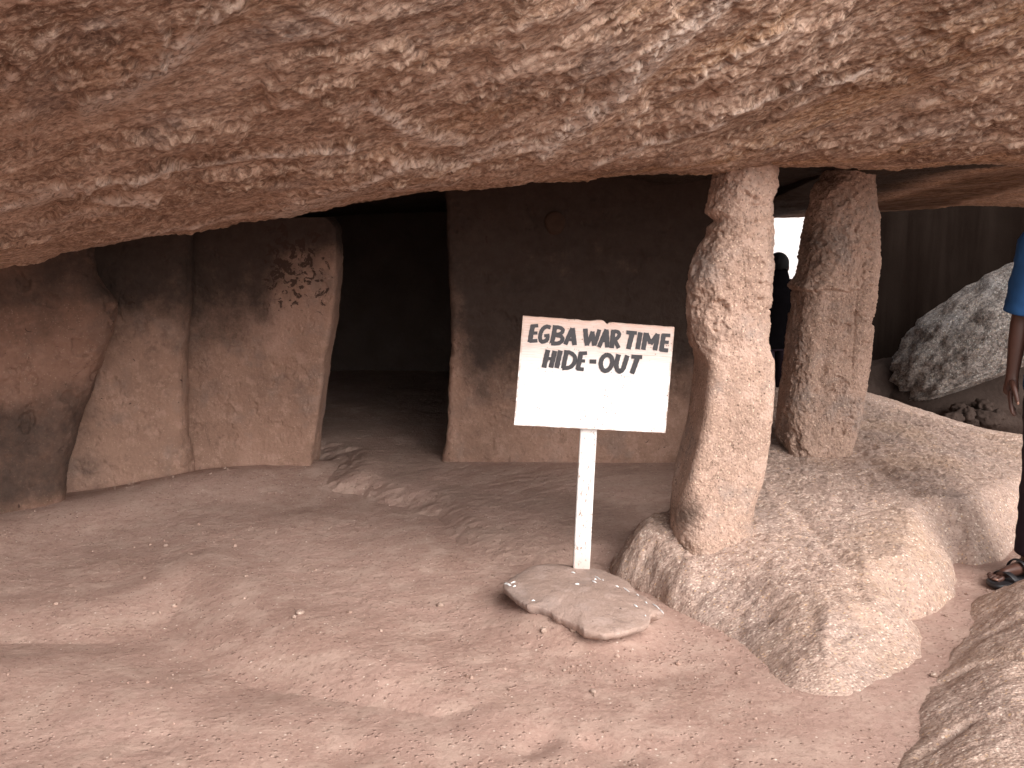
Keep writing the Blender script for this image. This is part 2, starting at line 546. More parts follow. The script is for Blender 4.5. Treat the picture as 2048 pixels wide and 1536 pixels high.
# ------------------------------------------------------------------ ground
def axis(lo, hi, step, out_lo, out_hi):
    core = np.arange(lo, hi + step, step)
    def tail(start, end):
        v, s, r = [], step, start
        sg = 1 if end > start else -1
        while (end - r) * sg > 0:
            s *= 1.18
            r += s * sg
            v.append(r)
        return np.array(v)
    return np.concatenate([tail(lo, out_lo)[::-1], core, tail(core[-1], out_hi)])


BASIN = smooth_poly(poly_z([(-300, 1215), (60, 1195), (230, 1180), (400, 1140), (520, 1190), (640, 1270), (760, 1330), (900, 1385),
                            (1010, 1400), (960, 1445), (900, 1468), (760, 1466), (560, 1456), (380, 1440), (250, 1400), (100, 1360), (-300, 1330)]), 8)
SLABC = at_z(1165, 1205, 0.07)


def ground_h(X, Y, detail=True):
    P = np.stack([X, Y, np.zeros_like(X)], -1)
    h = 0.030 * fbm(P * 0.9, 3, off=3.1) + 0.006 * fbm(P * 3.5, 3, off=8.0)
    near = np.exp(-((X / 9) ** 2 + ((Y - 3) / 9) ** 2))
    d = sdf(BASIN, X, Y) + 0.03 * fbm(P * 3.0, 3, off=1.0)
    far_side = sstep(Y, 2.55, 2.95)
    wid = 0.05 + 0.42 * far_side
    h = h - 0.065 * sstep(d, -0.02, wid)
    # tongue of the ridge pointing into the hollow
    t = pline(poly_z([(400, 1130), (560, 1225), (760, 1330)]), X, Y)
    h = h + 0.022 * np.exp(-(t / 0.18) ** 2)
    # low heap under the sign base
    r = np.hypot(X - SLABC[0], (Y - SLABC[1]) * 1.0)
    h = h + 0.066 * np.exp(-(r / 0.26) ** 4) + 0.012 * np.exp(-(r / 0.42) ** 4)
    # drift of dust at the foot of the left walls
    w = pline([(-3.4, 3.8), (-2.6, 4.35), (-2.25, 4.85), (-1.9, 5.25), (-1.3, 5.62), (-1.15, 5.65)], X, Y)
    h = h + (0.075 + 0.02 * sstep(X, -2.4, -1.7)) * np.exp(-(w / 0.30) ** 2)
    # dents trodden in the front
    for px, py, rr, dp in ((1090, 1475, .07, .02), (1185, 1490, .06, .018), (1240, 1510, .07, .02), (1060, 1500, .05, .014), (1330, 1350, .1, .012), (700, 1500, .09, .012), (300, 1480, .12, .014)):
        c = at_z(px, py, 0)
        h = h - dp * np.exp(-(((X - c[0]) / rr) ** 2 + ((Y - c[1]) / (rr * .8)) ** 2))
    h = h - 0.29 * np.exp(-(((X - 2.1) / .7) ** 2 + ((Y - 7.7) / .6) ** 2) ** 2)
    # ground falls away behind the outcrop
    h = h - 0.02 * sstep(Y, 6.5, 8.0)
    if detail:
        rough = 0.35 + 0.65 * sstep(fbm(P * 1.4, 3, off=20.), -0.25, 0.35)
        h = h + (0.0050 * fbm(P * 11, 4, 0.6, off=4.) + 0.0014 * ridged(P * 26, 3, off=2.) + 0.0022 * fbm(P * 85, 2, off=6.)) * rough * near
    return h * near if np.ndim(near) else h


xs = axis(-3.0, 2.9, 0.0075, -80, 80)
ys = axis(2.2, 6.8, 0.0075, -80, 90)
X, Y = np.meshgrid(xs, ys, indexing='ij')
H = ground_h(X, Y)
shelfmask = 0 * H
ground = raw_mesh("ground", np.stack([X, Y, H], -1).reshape(-1, 3), grid_faces(len(xs), len(ys)), M_DIRT, attrs={"rock": shelfmask.ravel()})
tag(ground, kind="structure")


def gz(x, y):
    return float(ground_h(np.array([x]), np.array([y]))[0])


# ------------------------------------------------------------------ outcrops (heightfields with rounded flanks)
def outcrop(name, outline, Hf, Rf, mat, step, edge_n, relief, label, cat, base=-0.06, grooves=(), soft=0.45, rock=None):
    poly = smooth_poly(outline, 8)
    lo, hi = poly.min(0) - 0.12, poly.max(0) + 0.12
    ax = np.arange(lo[0], hi[0], step)
    ay = np.arange(lo[1], hi[1], step)
    X, Y = np.meshgrid(ax, ay, indexing='ij')
    P = np.stack([X, Y, np.zeros_like(X)], -1)
    d = sdf(poly, X, Y) + edge_n * fbm(P * 5, 4, off=5.5) + edge_n * .3 * fbm(P * 22, 3, off=1.5)
    Rr = Rf(X, Y)
    q = np.clip((d + 0.03) / Rr, 0, 1)
    prof = soft * q * q * (3 - 2 * q) + (1 - soft) * np.sqrt(np.clip(1 - (1 - q) ** 2, 0, 1))
    Z = Hf(X, Y) * prof
    for pts, wd, dp in grooves:
        gd = pline(np.array(pts), X, Y) + 0.02 * fbm(P * 7, 3, off=9.)
        Z = Z - dp * np.exp(-(gd / wd) ** 2) * prof
    Z = Z + relief(P, Z) * np.clip(q * 3, 0, 1) + np.where(d < -0.03, np.clip((d + .03) * 3, -.3, 0), 0) + base * (1 - prof) * .5
    gl = ground_h(X, Y, False)
    Z = Z + gl
    keep = (d > -0.09)
    q4 = grid_faces(len(ax), len(ay))
    kf = keep.ravel()[q4].all(1)
    q4 = q4[kf]
    used = np.unique(q4)
    remap = np.full(X.size, -1)
    remap[used] = np.arange(len(used))
    V = np.stack([X, Y, Z], -1).reshape(-1, 3)[used]
    q4 = remap[q4]
    # close underneath so that it is a solid
    e = np.concatenate([q4[:, [0, 1]], q4[:, [1, 2]], q4[:, [2, 3]], q4[:, [3, 0]]])
    key = set(map(tuple, e.tolist()))
    b = np.array([p for p in e.tolist() if (p[1], p[0]) not in key])
    bv = np.unique(b)
    m2 = {int(v): len(V) + i for i, v in enumerate(bv)}
    low = V[bv].copy(); low[:, 2] = V[:, 2].min() - 0.15
    V = np.concatenate([V, low])
    skirt = np.array([[p[1], p[0], m2[p[0]], m2[p[1]]] for p in b.tolist()])
    q4 = np.concatenate([q4, skirt])
    c = np.array([poly[:, 0].mean(), poly[:, 1].mean(), 0.0])
    o = raw_mesh(name, V, q4, mat, origin=c, attrs={"soot_shade": np.zeros(len(V)), "rock": np.zeros(len(V)) if rock is None else rock(V)})
    tag(o, label, cat)
    hgt = lambda x, y: float(np.interp(0, [0], [0]))
    o_h = (ax, ay, Z)
    return o, o_h


def sample(h, x, y):
    ax, ay, Z = h
    i = int(np.clip(np.searchsorted(ax, x), 0, len(ax) - 1))
    j = int(np.clip(np.searchsorted(ay, y), 0, len(ay) - 1))
    return float(Z[i, j])


def gran_relief(ang, k=1.0):
    ca, sa = math.cos(ang), math.sin(ang)
    def f(P, Z):
        Q = np.stack([P[..., 0] * ca + P[..., 1] * sa, (-P[..., 0] * sa + P[..., 1] * ca) * 2.6, Z * 2], -1)
        return k * (0.018 * fbm(P * 2.2, 3, off=2.) + 0.016 * fbm(Q * 5, 4, 0.55, off=6.) + 0.009 * ridged(Q * 11, 4, .6, off=3.) - 0.006
                    + 0.0085 * fbm(P * 38, 4, 0.68, off=1.) + 0.004 * fbm(P * 100, 2, off=8.) - 0.010 * sstep(fbm(Q * 4, 4, .6, off=44.), .25, .40))
    return f


# the main ledge that carries the two pillars
OUT = list(map(tuple, poly_z([(1235, 1120), (1232, 1155), (1300, 1185), (1345, 1215), (1420, 1245), (1500, 1290), (1545, 1345), (1610, 1385), (1700, 1392),
                              (1790, 1345), (1835, 1295), (1820, 1262), (1800, 1240), (1850, 1225), (1888, 1195), (1896, 1150), (1903, 1122), (1950, 1124), (2000, 1112), (2060, 1075), (2160, 1020)])))
OUT += [(3.15, 5.1), (3.1, 5.5), (2.65, 5.95), (2.15, 6.2), (1.3, 6.3), (1.05, 5.6), (0.72, 4.7), (0.46, 4.2)]


def out_H(X, Y):
    h = 0.130 + 0.105 * np.clip(Y - 3.1, -0.5, 3.4) - 0.15 * sstep(X, 1.75, 2.9)
    return h + 0.06 * sstep(X, 1.2, 0.6) * 0


def out_R(X, Y):
    return (0.36 + 0.08 * sstep(Y, 3.2, 4.5)) * (1 - 0.55 * sstep(X, 0.85, 0.60) * sstep(Y, 3.4, 3.7)) * (1 - 0.5 * sstep(X, 1.05, 1.35) * sstep(Y, 3.15, 3.45))


GRO = [(poly_z([(1800, 1240), (1730, 1180), (1640, 1120), (1570, 1060)], 0.12), 0.04, 0.016),
       (poly_z([(1905, 1090), (1850, 1030), (1780, 985), (1700, 945), (1640, 920)], 0.2), 0.045, 0.012),
       (poly_z([(1690, 1170), (1740, 1230)], 0.12), 0.03, 0.014),
       (poly_z([(1480, 1180), (1520, 1260), (1560, 1320)], 0.1), 0.09, 0.012)]
outc, OUT_H = outcrop("rock_ledge", OUT, out_H, out_R, M_GRAN, 0.0085, 0.035, gran_relief(2.2, 1.0),
                      "long rounded pale granite ledge on which both mud pillars stand", "rock", grooves=GRO)

# rock in the right-hand bottom corner
FR = list(map(tuple, poly_z([(1800, 1560), (1840, 1480), (1850, 1420), (1868, 1370), (1905, 1310), (1942, 1265), (1950, 1215), (1985, 1190), (2060, 1178)])))
FR += [(2.6, 3.75), (3.0, 3.2), (3.0, 2.2), (2.2, 1.5), (1.2, 1.6), (1.02, 2.1)]
CRK = [(poly_z([(1845, 1475), (1900, 1450), (1950, 1430), (2010, 1440), (2090, 1470)], 0.08), 0.016, 0.05),
       (poly_z([(1880, 1325), (1950, 1320), (2010, 1330), (2090, 1350)], 0.08), 0.016, 0.042),
       (poly_z([(1900, 1290), (1960, 1255), (2060, 1240)], 0.08), 0.03, 0.02)]
fr, FR_H = outcrop("boulder", FR, lambda X, Y: 0.105 + 0.04 * sstep(X, 1.4, 2.4), lambda X, Y: 0.28 + 0 * X, M_GRAN2, 0.0075, 0.03, gran_relief(0.2, 0.5),
                   "pale cracked granite boulder in the right foreground beside the sandy channel", "rock", grooves=CRK)

# low dark shelf under and in front of the middle wall, running into the chamber
SH = list(map(tuple, poly_z([(640, 985), (720, 1000), (850, 1040), (880, 1085), (930, 1115), (1010, 1140), (1110, 1140), (1200, 1135), (1262, 1150), (1370, 1140)])))
SH += [(0.95, 4.6), (1.45, 5.6), (1.5, 8.8), (-1.9, 8.8), (-1.5, 6.4), (-1.1, 5.8)]
shf, SH_H = outcrop("rock_shelf", SH, lambda X, Y: 0.035 + 0.030 * np.clip(Y - 4.2, 0, 5), lambda X, Y: 0.30 + 0 * X, M_DIRT, 0.010, 0.07, gran_relief(0.5, 0.27),
                    "low dusty rock shelf running from the sign into the dark doorway", "rock", soft=0.7,
                    rock=lambda V: 0.55 * sstep(fbm(V * 2.2, 4, off=3.), -.35, .3))

# strip of rock behind the ledge
RB = [(1.9, 6.55), (2.35, 6.35), (2.75, 6.1), (3.15, 5.9), (3.5, 6.05), (3.2, 6.4), (2.7, 6.75), (2.2, 6.95), (1.8, 6.9)]
rb, RB_H = outcrop("rock_strip", RB, lambda X, Y: 0.36 - 0.22 * sstep(X, 2.1, 3.2), lambda X, Y: 0.25 + 0 * X, M_GRAN2, 0.012, 0.05, gran_relief(2.7, 0.4),
                   "narrow pale rock strip behind the ledge, right of the rear pillar", "rock")


# ------------------------------------------------------------------ overhanging boulder
def prof_at(x):
    """profile control points (Y, z) of the great boulder at a given x"""
    pxs = np.array([-1400, -600, 0, 150, 300, 450, 600, 750, 900, 1050, 1200, 1400, 1550, 1750, 2048, 2500])
    pys = np.array([690, 615, 528, 500, 472, 448, 424, 400, 378, 366, 352, 341, 331, 331, 322, 300])
    Yl = 4.05
    px = 1024 + x / Yl * F * 1.006
    py = np.interp(px, pxs, pys)
    z = at_y(px, py, Yl)[..., 2]
    return Yl, z


STREAKS = [([(1470, -10), (1400, 45), (1330, 92), (1250, 165), (1180, 228), (1080, 292)], 26, 1.0),
           ([(1720, 140), (1590, 178), (1500, 215), (1420, 252), (1300, 285), (1180, 330)], 9, .8),
           ([(1560, 60), (1440, 130), (1340, 190), (1240, 240)], 10, .6),
           ([(1900, 60), (1780, 120), (1660, 170), (1560, 225)], 10, .5),
           ([(560, 428), (660, 395), (760, 352), (900, 318), (1020, 292), (1180, 255)], 20, .75),
           ([(190, 490), (330, 456), (500, 425), (700, 388), (900, 362)], 7, .7),
           ([(250, 366), (330, 336), (500, 312), (640, 300), (700, 296)], 9, .9),
           ([(0, 412), (120, 386), (200, 396), (310, 408)], 10, .8), ([(0, 372), (90, 380), (180, 372), (300, 340)], 8, .6),
           ([(480, 10), (430, 30), (380, 85), (330, 135), (250, 190), (170, 215)], 22, .8),
           ([(600, 15), (650, 20), (680, 40), (640, 62), (560, 75)], 16, .7), ([(740, 205), (800, 255), (860, 278), (930, 280)], 20, .8),
           ([(0, 160), (50, 110), (110, 70)], 22, .5), ([(60, 445), (150, 430), (250, 425)], 8, .6), ([(560, 200), (690, 210), (770, 190), (900, 165)], 16, .45),
           ([(1780, 60), (1850, 130), (1960, 160)], 20, .4), ([(1000, 60), (1080, 40), (1160, 10)], 16, .5), ([(880, 320), (1000, 260), (1120, 205)], 8, .5),
           ([(180, 300), (260, 280), (340, 290)], 12, .5), ([(330, 60), (350, 110)], 14, .5)]
PATCHES = [(540, 65, 90, 45, .9), (1210, 120, 80, 50, .8), (1560, 265, 110, 30, .8), (100, 185, 80, 50, .7), (860, 75, 120, 60, .6), (330, 250, 110, 45, .5),
           (620, 345, 110, 20, .6), (1900, 260, 120, 35, .6), (1050, 180, 90, 40, .5), (1700, 60, 90, 50, .4), (200, 60, 70, 40, .6), (450, 395, 90, 16, .6), (1380, 300, 90, 16, .5)]


def overhang():
    xs = np.concatenate([np.linspace(-8, -2.75, 40)[:-1], np.linspace(-2.75, 2.75, 900), np.linspace(2.75, 3.7, 80)[1:]])
    # arc parameter: ceiling (-), lip 0, front (+)
    n_c, n_f, n_t = 170, 330, 70
    xs = xs.astype(float)
    Yl, zl = prof_at(xs)
    left = sstep(xs, -1.5, -5.5)
    Ylip = Yl - 1.3 * left + 0.03 * np.sin(xs * 2.1)
    right = sstep(xs, 1.25, 1.75)
    rec = 0.115 * (1 - right) * sstep(xs, -2.4, -1.2) * (1 - 0.5 * np.exp(-((xs - 0.9) / 0.3) ** 2)) + 0.02
    rows = []
    # ---- ceiling, from rear to lip
    zr = 1.47 + 0.08 * sstep(xs, 2.2, 2.7)
    tc = np.linspace(0, 1, n_c) ** 0.6
    for t in tc:                         # t=0 rear, t=1 lip
        Yc = 9.3 + (Ylip - 9.3) * t
        yr = 8.3 - 2.1 * sstep(xs, 2.3, 2.6)
        Yc = np.where(xs > 1.6, yr + (Ylip - yr) * t, Yc)
        back = 1 - t
        zz = zl + (zr - zl) * back
        zz = zz + rec * sstep(back, 0.0, 0.035) * (1 - 0.6 * sstep(back, 0.25, 0.8))
        zz = zz + 0.035 * right * sstep(back, 0.05, 0.2) * (1 - sstep(back, 0.25, 0.5))
        rows.append(np.stack([xs, Yc, zz], -1))
    # ---- front face, from the lip upward (offset from the lip: dY, dz)
    ctl = np.array([(0, 0), (-0.28, 0.05), (-0.55, 0.20), (-0.82, 0.39), (-1.06, 0.66), (-1.24, 1.0), (-1.34, 1.45), (-1.32, 2.0)])
    cl = np.concatenate([[0], np.cumsum(np.hypot(*np.diff(ctl, axis=0).T))])
    def cat(s):
        i = np.clip(np.searchsorted(cl, s) - 1, 0, len(ctl) - 2)
        t = (s - cl[i]) / (cl[i + 1] - cl[i])
        p0, p1, p2, p3 = ctl[max(i - 1, 0)], ctl[i], ctl[i + 1], ctl[min(i + 2, len(ctl) - 1)]
        return 0.5 * (2 * p1 + (p2 - p0) * t + (2 * p0 - 5 * p1 + 4 * p2 - p3) * t * t + (3 * p1 - p0 - 3 * p2 + p3) * t ** 3)
    svals = np.concatenate([np.linspace(0, 1.5, n_f - 40)[1:], np.linspace(1.5, cl[-1], 41)[1:]])
    S = [-(1 - t) * 5.0 for t in tc]
    for s in svals:
        c = cat(s)
        # flatter underside towards the right end
        k = 1 - 0.18 * sstep(xs, 0.5, 3.0)
        m = 1 + 1.5 * sstep(xs, 1.2, -1.2)          # brow pushed forward on the left, out of view, to shade the ground
        rows.append(np.stack([xs, Ylip + c[0] * m, zl + c[1] * k], -1))
        S.append(s)
    # ---- over the top and down the back
    topz = 3.9 - 1.7 * sstep(xs, 0.5, 2.8)
    last = rows[-1]
    back0 = rows[0]
    for t in np.linspace(0, 1, n_t + 1)[1:]:
        Yc = last[:, 1] + (back0[:, 1] + 0.25 * math.sin(math.pi * t) - last[:, 1]) * sstep(t, 0, 1)
        base = last[:, 2] + (back0[:, 2] - last[:, 2]) * sstep(t, .45, 1)
        zz = base + (np.maximum(topz - last[:, 2], 0.3)) * math.sin(math.pi * t) ** 0.8 * (1 - .3 * t)
        rows.append(np.stack([xs, Yc, zz], -1))
        S.append(svals[-1] + t * 5)
    P = np.stack(rows, 1)                # (nx, nrow, 3)
    S = np.array(S)
    # close the right end: pull every row to the mid-profile
    c_mid = P[:, :, :].mean(1, keepdims=True)
    c_mid[..., 2] = (zl[:, None] + 0.25)
    XS2 = np.broadcast_to(xs[:, None], P.shape[:2])
    xa = 2.35 + 0.30 * np.clip(P[..., 1] - 4.05, 0, 2.6)
    shr = np.sqrt(np.clip(1 - sstep(XS2, xa, xa + 0.85) ** 2, 0, 1))[..., None]
    lift = 1 - 0.0
    P = c_mid + (P - c_mid) * np.concatenate([np.ones_like(shr) * (0.35 + .65 * shr), 0.55 + .45 * shr, shr], -1)
    # ---- foliation coordinates
    ang = np.radians(9 + 27 * sstep(xs, -0.9, 1.2) - 14 * sstep(xs, 1.5, 2.6))
    fx = np.concatenate([[0], np.cumsum(np.tan(ang[1:]) * np.diff(xs))])
    sE = S[None, :] * np.where(S > 0, 1, 1)[None, :]
    sE = np.where(S[None, :] > 0, sE * (1 + 1.0 * sstep(xs, 1.2, -1.2))[:, None], sE)
    XX = np.broadcast_to(xs[:, None], P.shape[:2])
    Q = sE - fx[:, None] * 0.75
    wob = 0.10 * fbm(np.stack([XX * .9, Q * .9, 0 * Q], -1), 3, off=2.2)
    Q = Q + wob
    fol = np.stack([XX, Q, 0.15 * np.ones_like(Q)], -1)
    # ---- relief
    N = grid_normals(P)
    W = np.stack([XX * 0.9, Q * 2.4, 0 * Q + .5], -1)
    big = 0.026 * fbm(np.stack([XX * .8, Q * 1.6, 0 * Q], -1), 3, off=7.)
    led = ridged(W * 1.5, 5, 0.58, off=3.)
    st = fbm(np.stack([XX * 2.0, Q * 4.2, 0 * Q + 2.], -1), 5, 0.6, off=5.)
    terr = np.abs(((st * 2.6 + led * .8) % 1.0) - .5) * 2       # flaky steps
    terr = sstep(terr, 0.0, 0.8)
    rough = fbm(np.stack([XX * 14, Q * 27, 0 * Q], -1), 5, 0.68, off=9.)
    mask = 0.55 + 0.45 * sstep(fbm(np.stack([XX * .9, Q * 1.3, 0 * Q], -1), 3, off=31.), -.3, .25)
    h = big + 0.020 * (led - .3) + 0.004 * (terr - .5) * mask + 0.019 * rough * mask + 0.008 * (ridged(np.stack([XX * 8, Q * 15, 0 * Q], -1), 5, .62, off=71.) - .35) * mask + 0.009 * fbm(np.stack([XX * 45, Q * 75, 0 * Q], -1), 3, .65, off=1.)
    amp = np.where(S > 0, np.clip(0.26 + S / 0.5, 0, 1), 0.4)[None, :]
    amp = amp * np.where(S > 4, 0.5, 1)[None, :]
    # crack near the left end and thin partings on the right underside
    cr = np.abs(Q - (0.16 - fx[:, None] * .0 + Q[0, 0] * 0)) * 0
    h = h * amp
    flk = fbm(np.stack([XX * 1.6, Q * 2.6, 0 * Q + 7.], -1), 6, 0.62, off=41.)
    h = h + (0.020 * sstep(flk, -0.02, 0.05) + 0.016 * sstep(flk, 0.16, 0.21)) * amp
    P2 = P + N * h[..., None] * (1 if N[450, 250, 2] < 0 else -1)
    # ragged lip
    lipn = 0.013 * fbm(np.stack([xs * 7, 0 * xs, 0 * xs], -1), 4, .6, off=3.) + 0.007 * fbm(np.stack([xs * 28, 0 * xs, 0 * xs], -1), 3, .6, off=5.)
    near = np.exp(-(S / 0.05) ** 2)
    P2[..., 2] += lipn[:, None] * near[None, :]
    nu, nv = P2.shape[:2]
    # pale mineral streaks and grey patches, where the rock carries them (traced on the surface)
    dyv = P2[..., 1] * CT - (P2[..., 2] - CAMZ) * ST
    dyv = np.where(dyv > 0.2, dyv, 0.2)
    U = 1024 + F * P2[..., 0] / dyv
    Vp = 768 - F * (P2[..., 1] * ST + (P2[..., 2] - CAMZ) * CT) / dyv
    U = U + 26 * fbm(np.stack([XX * 3, Q * 3, 0 * Q], -1), 4, .6, off=61.)
    Vp = Vp + 26 * fbm(np.stack([XX * 3, Q * 3, 0 * Q], -1), 4, .6, off=67.)
    pale = np.zeros(U.shape); dark = np.zeros(U.shape)
    sel = (S > -0.05)[None, :] & (S < 3.2)[None, :] & (U > -200) & (U < 2300)
    for pts, wd, a in STREAKS:
        pale[sel] = np.maximum(pale[sel], a * np.exp(-(pline(pts, U[sel], Vp[sel]) / wd) ** 2))
    for cx, cy, rx, ry, a in PATCHES:
        ddx, ddy = U[sel] - cx, Vp[sel] - cy
        rx2, ry2 = ddx * .94 - ddy * .34, ddx * .34 + ddy * .94
        dark[sel] = np.maximum(dark[sel], a * np.exp(-((rx2 / rx) ** 2 + (ry2 / ry) ** 2)))
    ceil_shade = sstep(-S, 0.08, 0.35)[None, :] * sstep(XX, 2.35, 2.0) * (S < 0)[None, :]
    P2 = P2 + N * (0.016 * pale * amp)[..., None] * (1 if N[450, 250, 2] < 0 else -1)
    crk = pline([(-60, 492), (8, 482), (30, 472), (52, 466)], U, Vp)
    P2 = P2 - N * (0.03 * np.exp(-(crk / 5) ** 2) * sel)[..., None] * (1 if N[450, 250, 2] < 0 else -1)
    q = grid_faces(nu, nv)
    seam = np.stack([np.arange(nu - 1) * nv + nv - 1, (np.arange(nu - 1) + 1) * nv + nv - 1, (np.arange(nu - 1) + 1) * nv, np.arange(nu - 1) * nv], -1)
    q = np.concatenate([q, seam])
    # the normals should look out of the rock
    if N[450, 250, 2] > 0:
        q = q[:, ::-1]
    o = raw_mesh("overhanging_boulder", P2.reshape(-1, 3), q, M_OVER, origin=(0.0, 6.0, 1.6), attrs={"fol": fol.reshape(-1, 3), "pale": pale.ravel(), "grey": dark.ravel(), "ceil_shade": ceil_shade.ravel()})
    tag(o, "huge brown streaked boulder forming the low roof over the walls and pillars", "boulder")
    return o, (xs, P2)


over, OV = overhang()


def ceil_z(x, y):
    xs, P = OV
    i = int(np.argmin(abs(xs - x)))
    col = P[i, :500]
    d = (col[:, 1] - y) ** 2
    k = np.argsort(d)[:6]
    return float(col[k, 2].min())


# ------------------------------------------------------------------ mud walls and pillars
def rr_ring(hw, hd, r, nl, ns, nc):
    """rounded rectangle points and outward normals; arrays over height -> (nz, n, 2)"""
    hw, hd, r = [np.asarray(a, float)[:, None] for a in (hw, hd, r)]
    r = np.minimum(r, np.minimum(hw, hd) * 0.999)
    pts, nrm = [], []
    one = np.ones_like(hw)
    def side(p0, p1, n, m):
        t = (np.arange(m) / m)[None, :]
        pts.append(np.stack([p0[0] + (p1[0] - p0[0]) * t, p0[1] + (p1[1] - p0[1]) * t], -1))
        nrm.append(np.stack([n[0] * np.ones_like(t) * one, n[1] * np.ones_like(t) * one], -1))
    def corner(cx, cy, a0, m):
        a = a0 + (np.arange(m) / m)[None, :] * math.pi / 2
        pts.append(np.stack([cx + r * np.cos(a), cy + r * np.sin(a)], -1))
        nrm.append(np.stack([np.cos(a) * one, np.sin(a) * one], -1))
    a, b = hw - r, hd - r
    side((-a, -hd), (a, -hd), (0, -1), nl)           # front (towards -Y)
    corner(a, -b, -math.pi / 2, nc)
    side((hw, -b), (hw, b), (1, 0), ns)
    corner(a, b, 0, nc)
    side((a, hd), (-a, hd), (0, 1), max(nl // 4, 4))
    corner(-a, b, math.pi / 2, nc)
    side((-hw, b), (-hw, -b), (-1, 0), ns)
    corner(-a, -b, math.pi, nc)
    return np.concatenate(pts, 1), np.concatenate(nrm, 1)


def column(name, left, right, Yf, depth, rad, mat, label, cat, nz=320, counts=(260, 60, 30), relief=None, masks=None, ang=0.0,
           zb=-0.1, zt=None, warp=None, leank=0.0):
    """left / right: (px, py) edge traces on the plane y=Yf, turned into real widths at each height"""
    lw = at_y(*np.array(left, float).T, Yf)
    rw = at_y(*np.array(right, float).T, Yf)
    if leank:
        lw = at_y(*np.array(left, float).T, Yf + leank * lw[:, 2])
        rw = at_y(*np.array(right, float).T, Yf + leank * rw[:, 2])
    lo = lw[np.argsort(lw[:, 2])]
    ro = rw[np.argsort(rw[:, 2])]
    z0 = zb
    z1 = zt if zt is not None else max(lo[-1, 2], ro[-1, 2])
    z = np.linspace(z0, z1, nz)
    xl = np.interp(z, lo[:, 2], lo[:, 0])
    xr = np.interp(z, ro[:, 2], ro[:, 0])
    k = np.ones(9) / 9
    xl = np.convolve(np.pad(xl, 4, 'edge'), k, 'valid')
    xr = np.convolve(np.pad(xr, 4, 'edge'), k, 'valid')
    hw = (xr - xl) / 2 / math.cos(ang)
    cx = (xr + xl) / 2
    hd = depth(z) / 2 if callable(depth) else np.full(nz, depth / 2)
    r = rad(z) if callable(rad) else np.full(nz, rad)
    p, n = rr_ring(hw, hd, r, *counts)
    ca, sa = math.cos(ang), math.sin(ang)
    rot = lambda v: np.stack([v[..., 0] * ca - v[..., 1] * sa, v[..., 0] * sa + v[..., 1] * ca], -1)
    p, n = rot(p), rot(n)
    P = np.zeros(p.shape[:2] + (3,))
    P[..., 0] = p[..., 0] + cx[:, None]
    P[..., 1] = p[..., 1] + Yf + hd[:, None]
    P[..., 2] = z[:, None]
    if warp is not None:
        P = warp(P)
    h = relief(P) if relief else 0
    P[..., :2] += n * np.asarray(h)[..., None]
    nzz, nn = P.shape[:2]
    q = grid_faces(nzz, nn, wrap=True, flip=True)
    V = P.reshape(-1, 3)
    V = np.concatenate([V, P[0].mean(0, keepdims=True), P[-1].mean(0, keepdims=True)])
    A = {}
    for mname in ("soot_shade", "flake"):
        fn = (masks or {}).get(mname)
        A[mname] = np.concatenate([fn(P).ravel() if fn else np.zeros(nzz * nn), [0, 0]])
    j = np.arange(nn)
    tri_b = np.stack([np.full(nn, nzz * nn), (j + 1) % nn, j, j], -1)
    tri_t = np.stack([np.full(nn, nzz * nn + 1), (nzz - 1) * nn + j, (nzz - 1) * nn + (j + 1) % nn, (nzz - 1) * nn + (j + 1) % nn], -1)
    F4 = [tuple(f) for f in q.tolist()] if False else q
    # caps as triangles need their own array: add through bmesh-free trick (two-step)
    me_o = raw_mesh(name, V, F4, mat, origin=(float(cx[0]), Yf + float(hd[0]), 0.0), attrs=A)
    bm = bmesh.new()
    bm.from_mesh(me_o.data)
    bm.verts.ensure_lookup_table()
    for t in np.concatenate([tri_b[:, :3], tri_t[:, :3]]).tolist():
        try:
            f = bm.faces.new([bm.verts[i] for i in t])
            f.smooth = True
        except ValueError:
            pass
    bmesh.ops.recalc_face_normals(bm, faces=bm.faces)
    bm.to_mesh(me_o.data)
    bm.free()
    tag(me_o, label, cat)
    return me_o


def lumpy(P, a_big=0.02, a_med=0.008, a_fine=0.003, off=0.0):
    return (-1.1 * a_med * sstep(fbm(P * 5.5, 5, .62, off=off + 7), .16, .30) + a_big * fbm(P * 2.3, 3, off=off) + a_med * fbm(P * 9, 4, .6, off=off + 3)
            + a_fine * fbm(P * 55, 3, .6, off=off + 5))


def lean(P, k):
    P[..., 1] += k * P[..., 2]
    return P


# --- front pillar
P1_Y = 3.82
p1L = [(1436, 335), (1432, 360), (1424, 385), (1413, 420), (1411, 446), (1420, 466), (1404, 492), (1388, 535), (1379, 590), (1376, 640), (1382, 685), (1395, 715),
       (1401, 735), (1397, 780), (1388, 850), (1378, 890), (1366, 935), (1356, 975), (1346, 1020), (1342, 1060), (1345, 1095), (1352, 1110), (1350, 1150)]
p1R = [(1551, 335), (1554, 390), (1553, 440), (1550, 470), (1551, 520), (1548, 600), (1545, 660), (1541, 700), (1543, 730), (1541, 790), (1537, 860), (1529, 920),
       (1520, 980), (1510, 1030), (1507, 1070), (1512, 1110), (1520, 1150)]
z_of = lambda py, Yq: float(at_y(1400, py, Yq)[2])
zs = z_of(718, P1_Y)


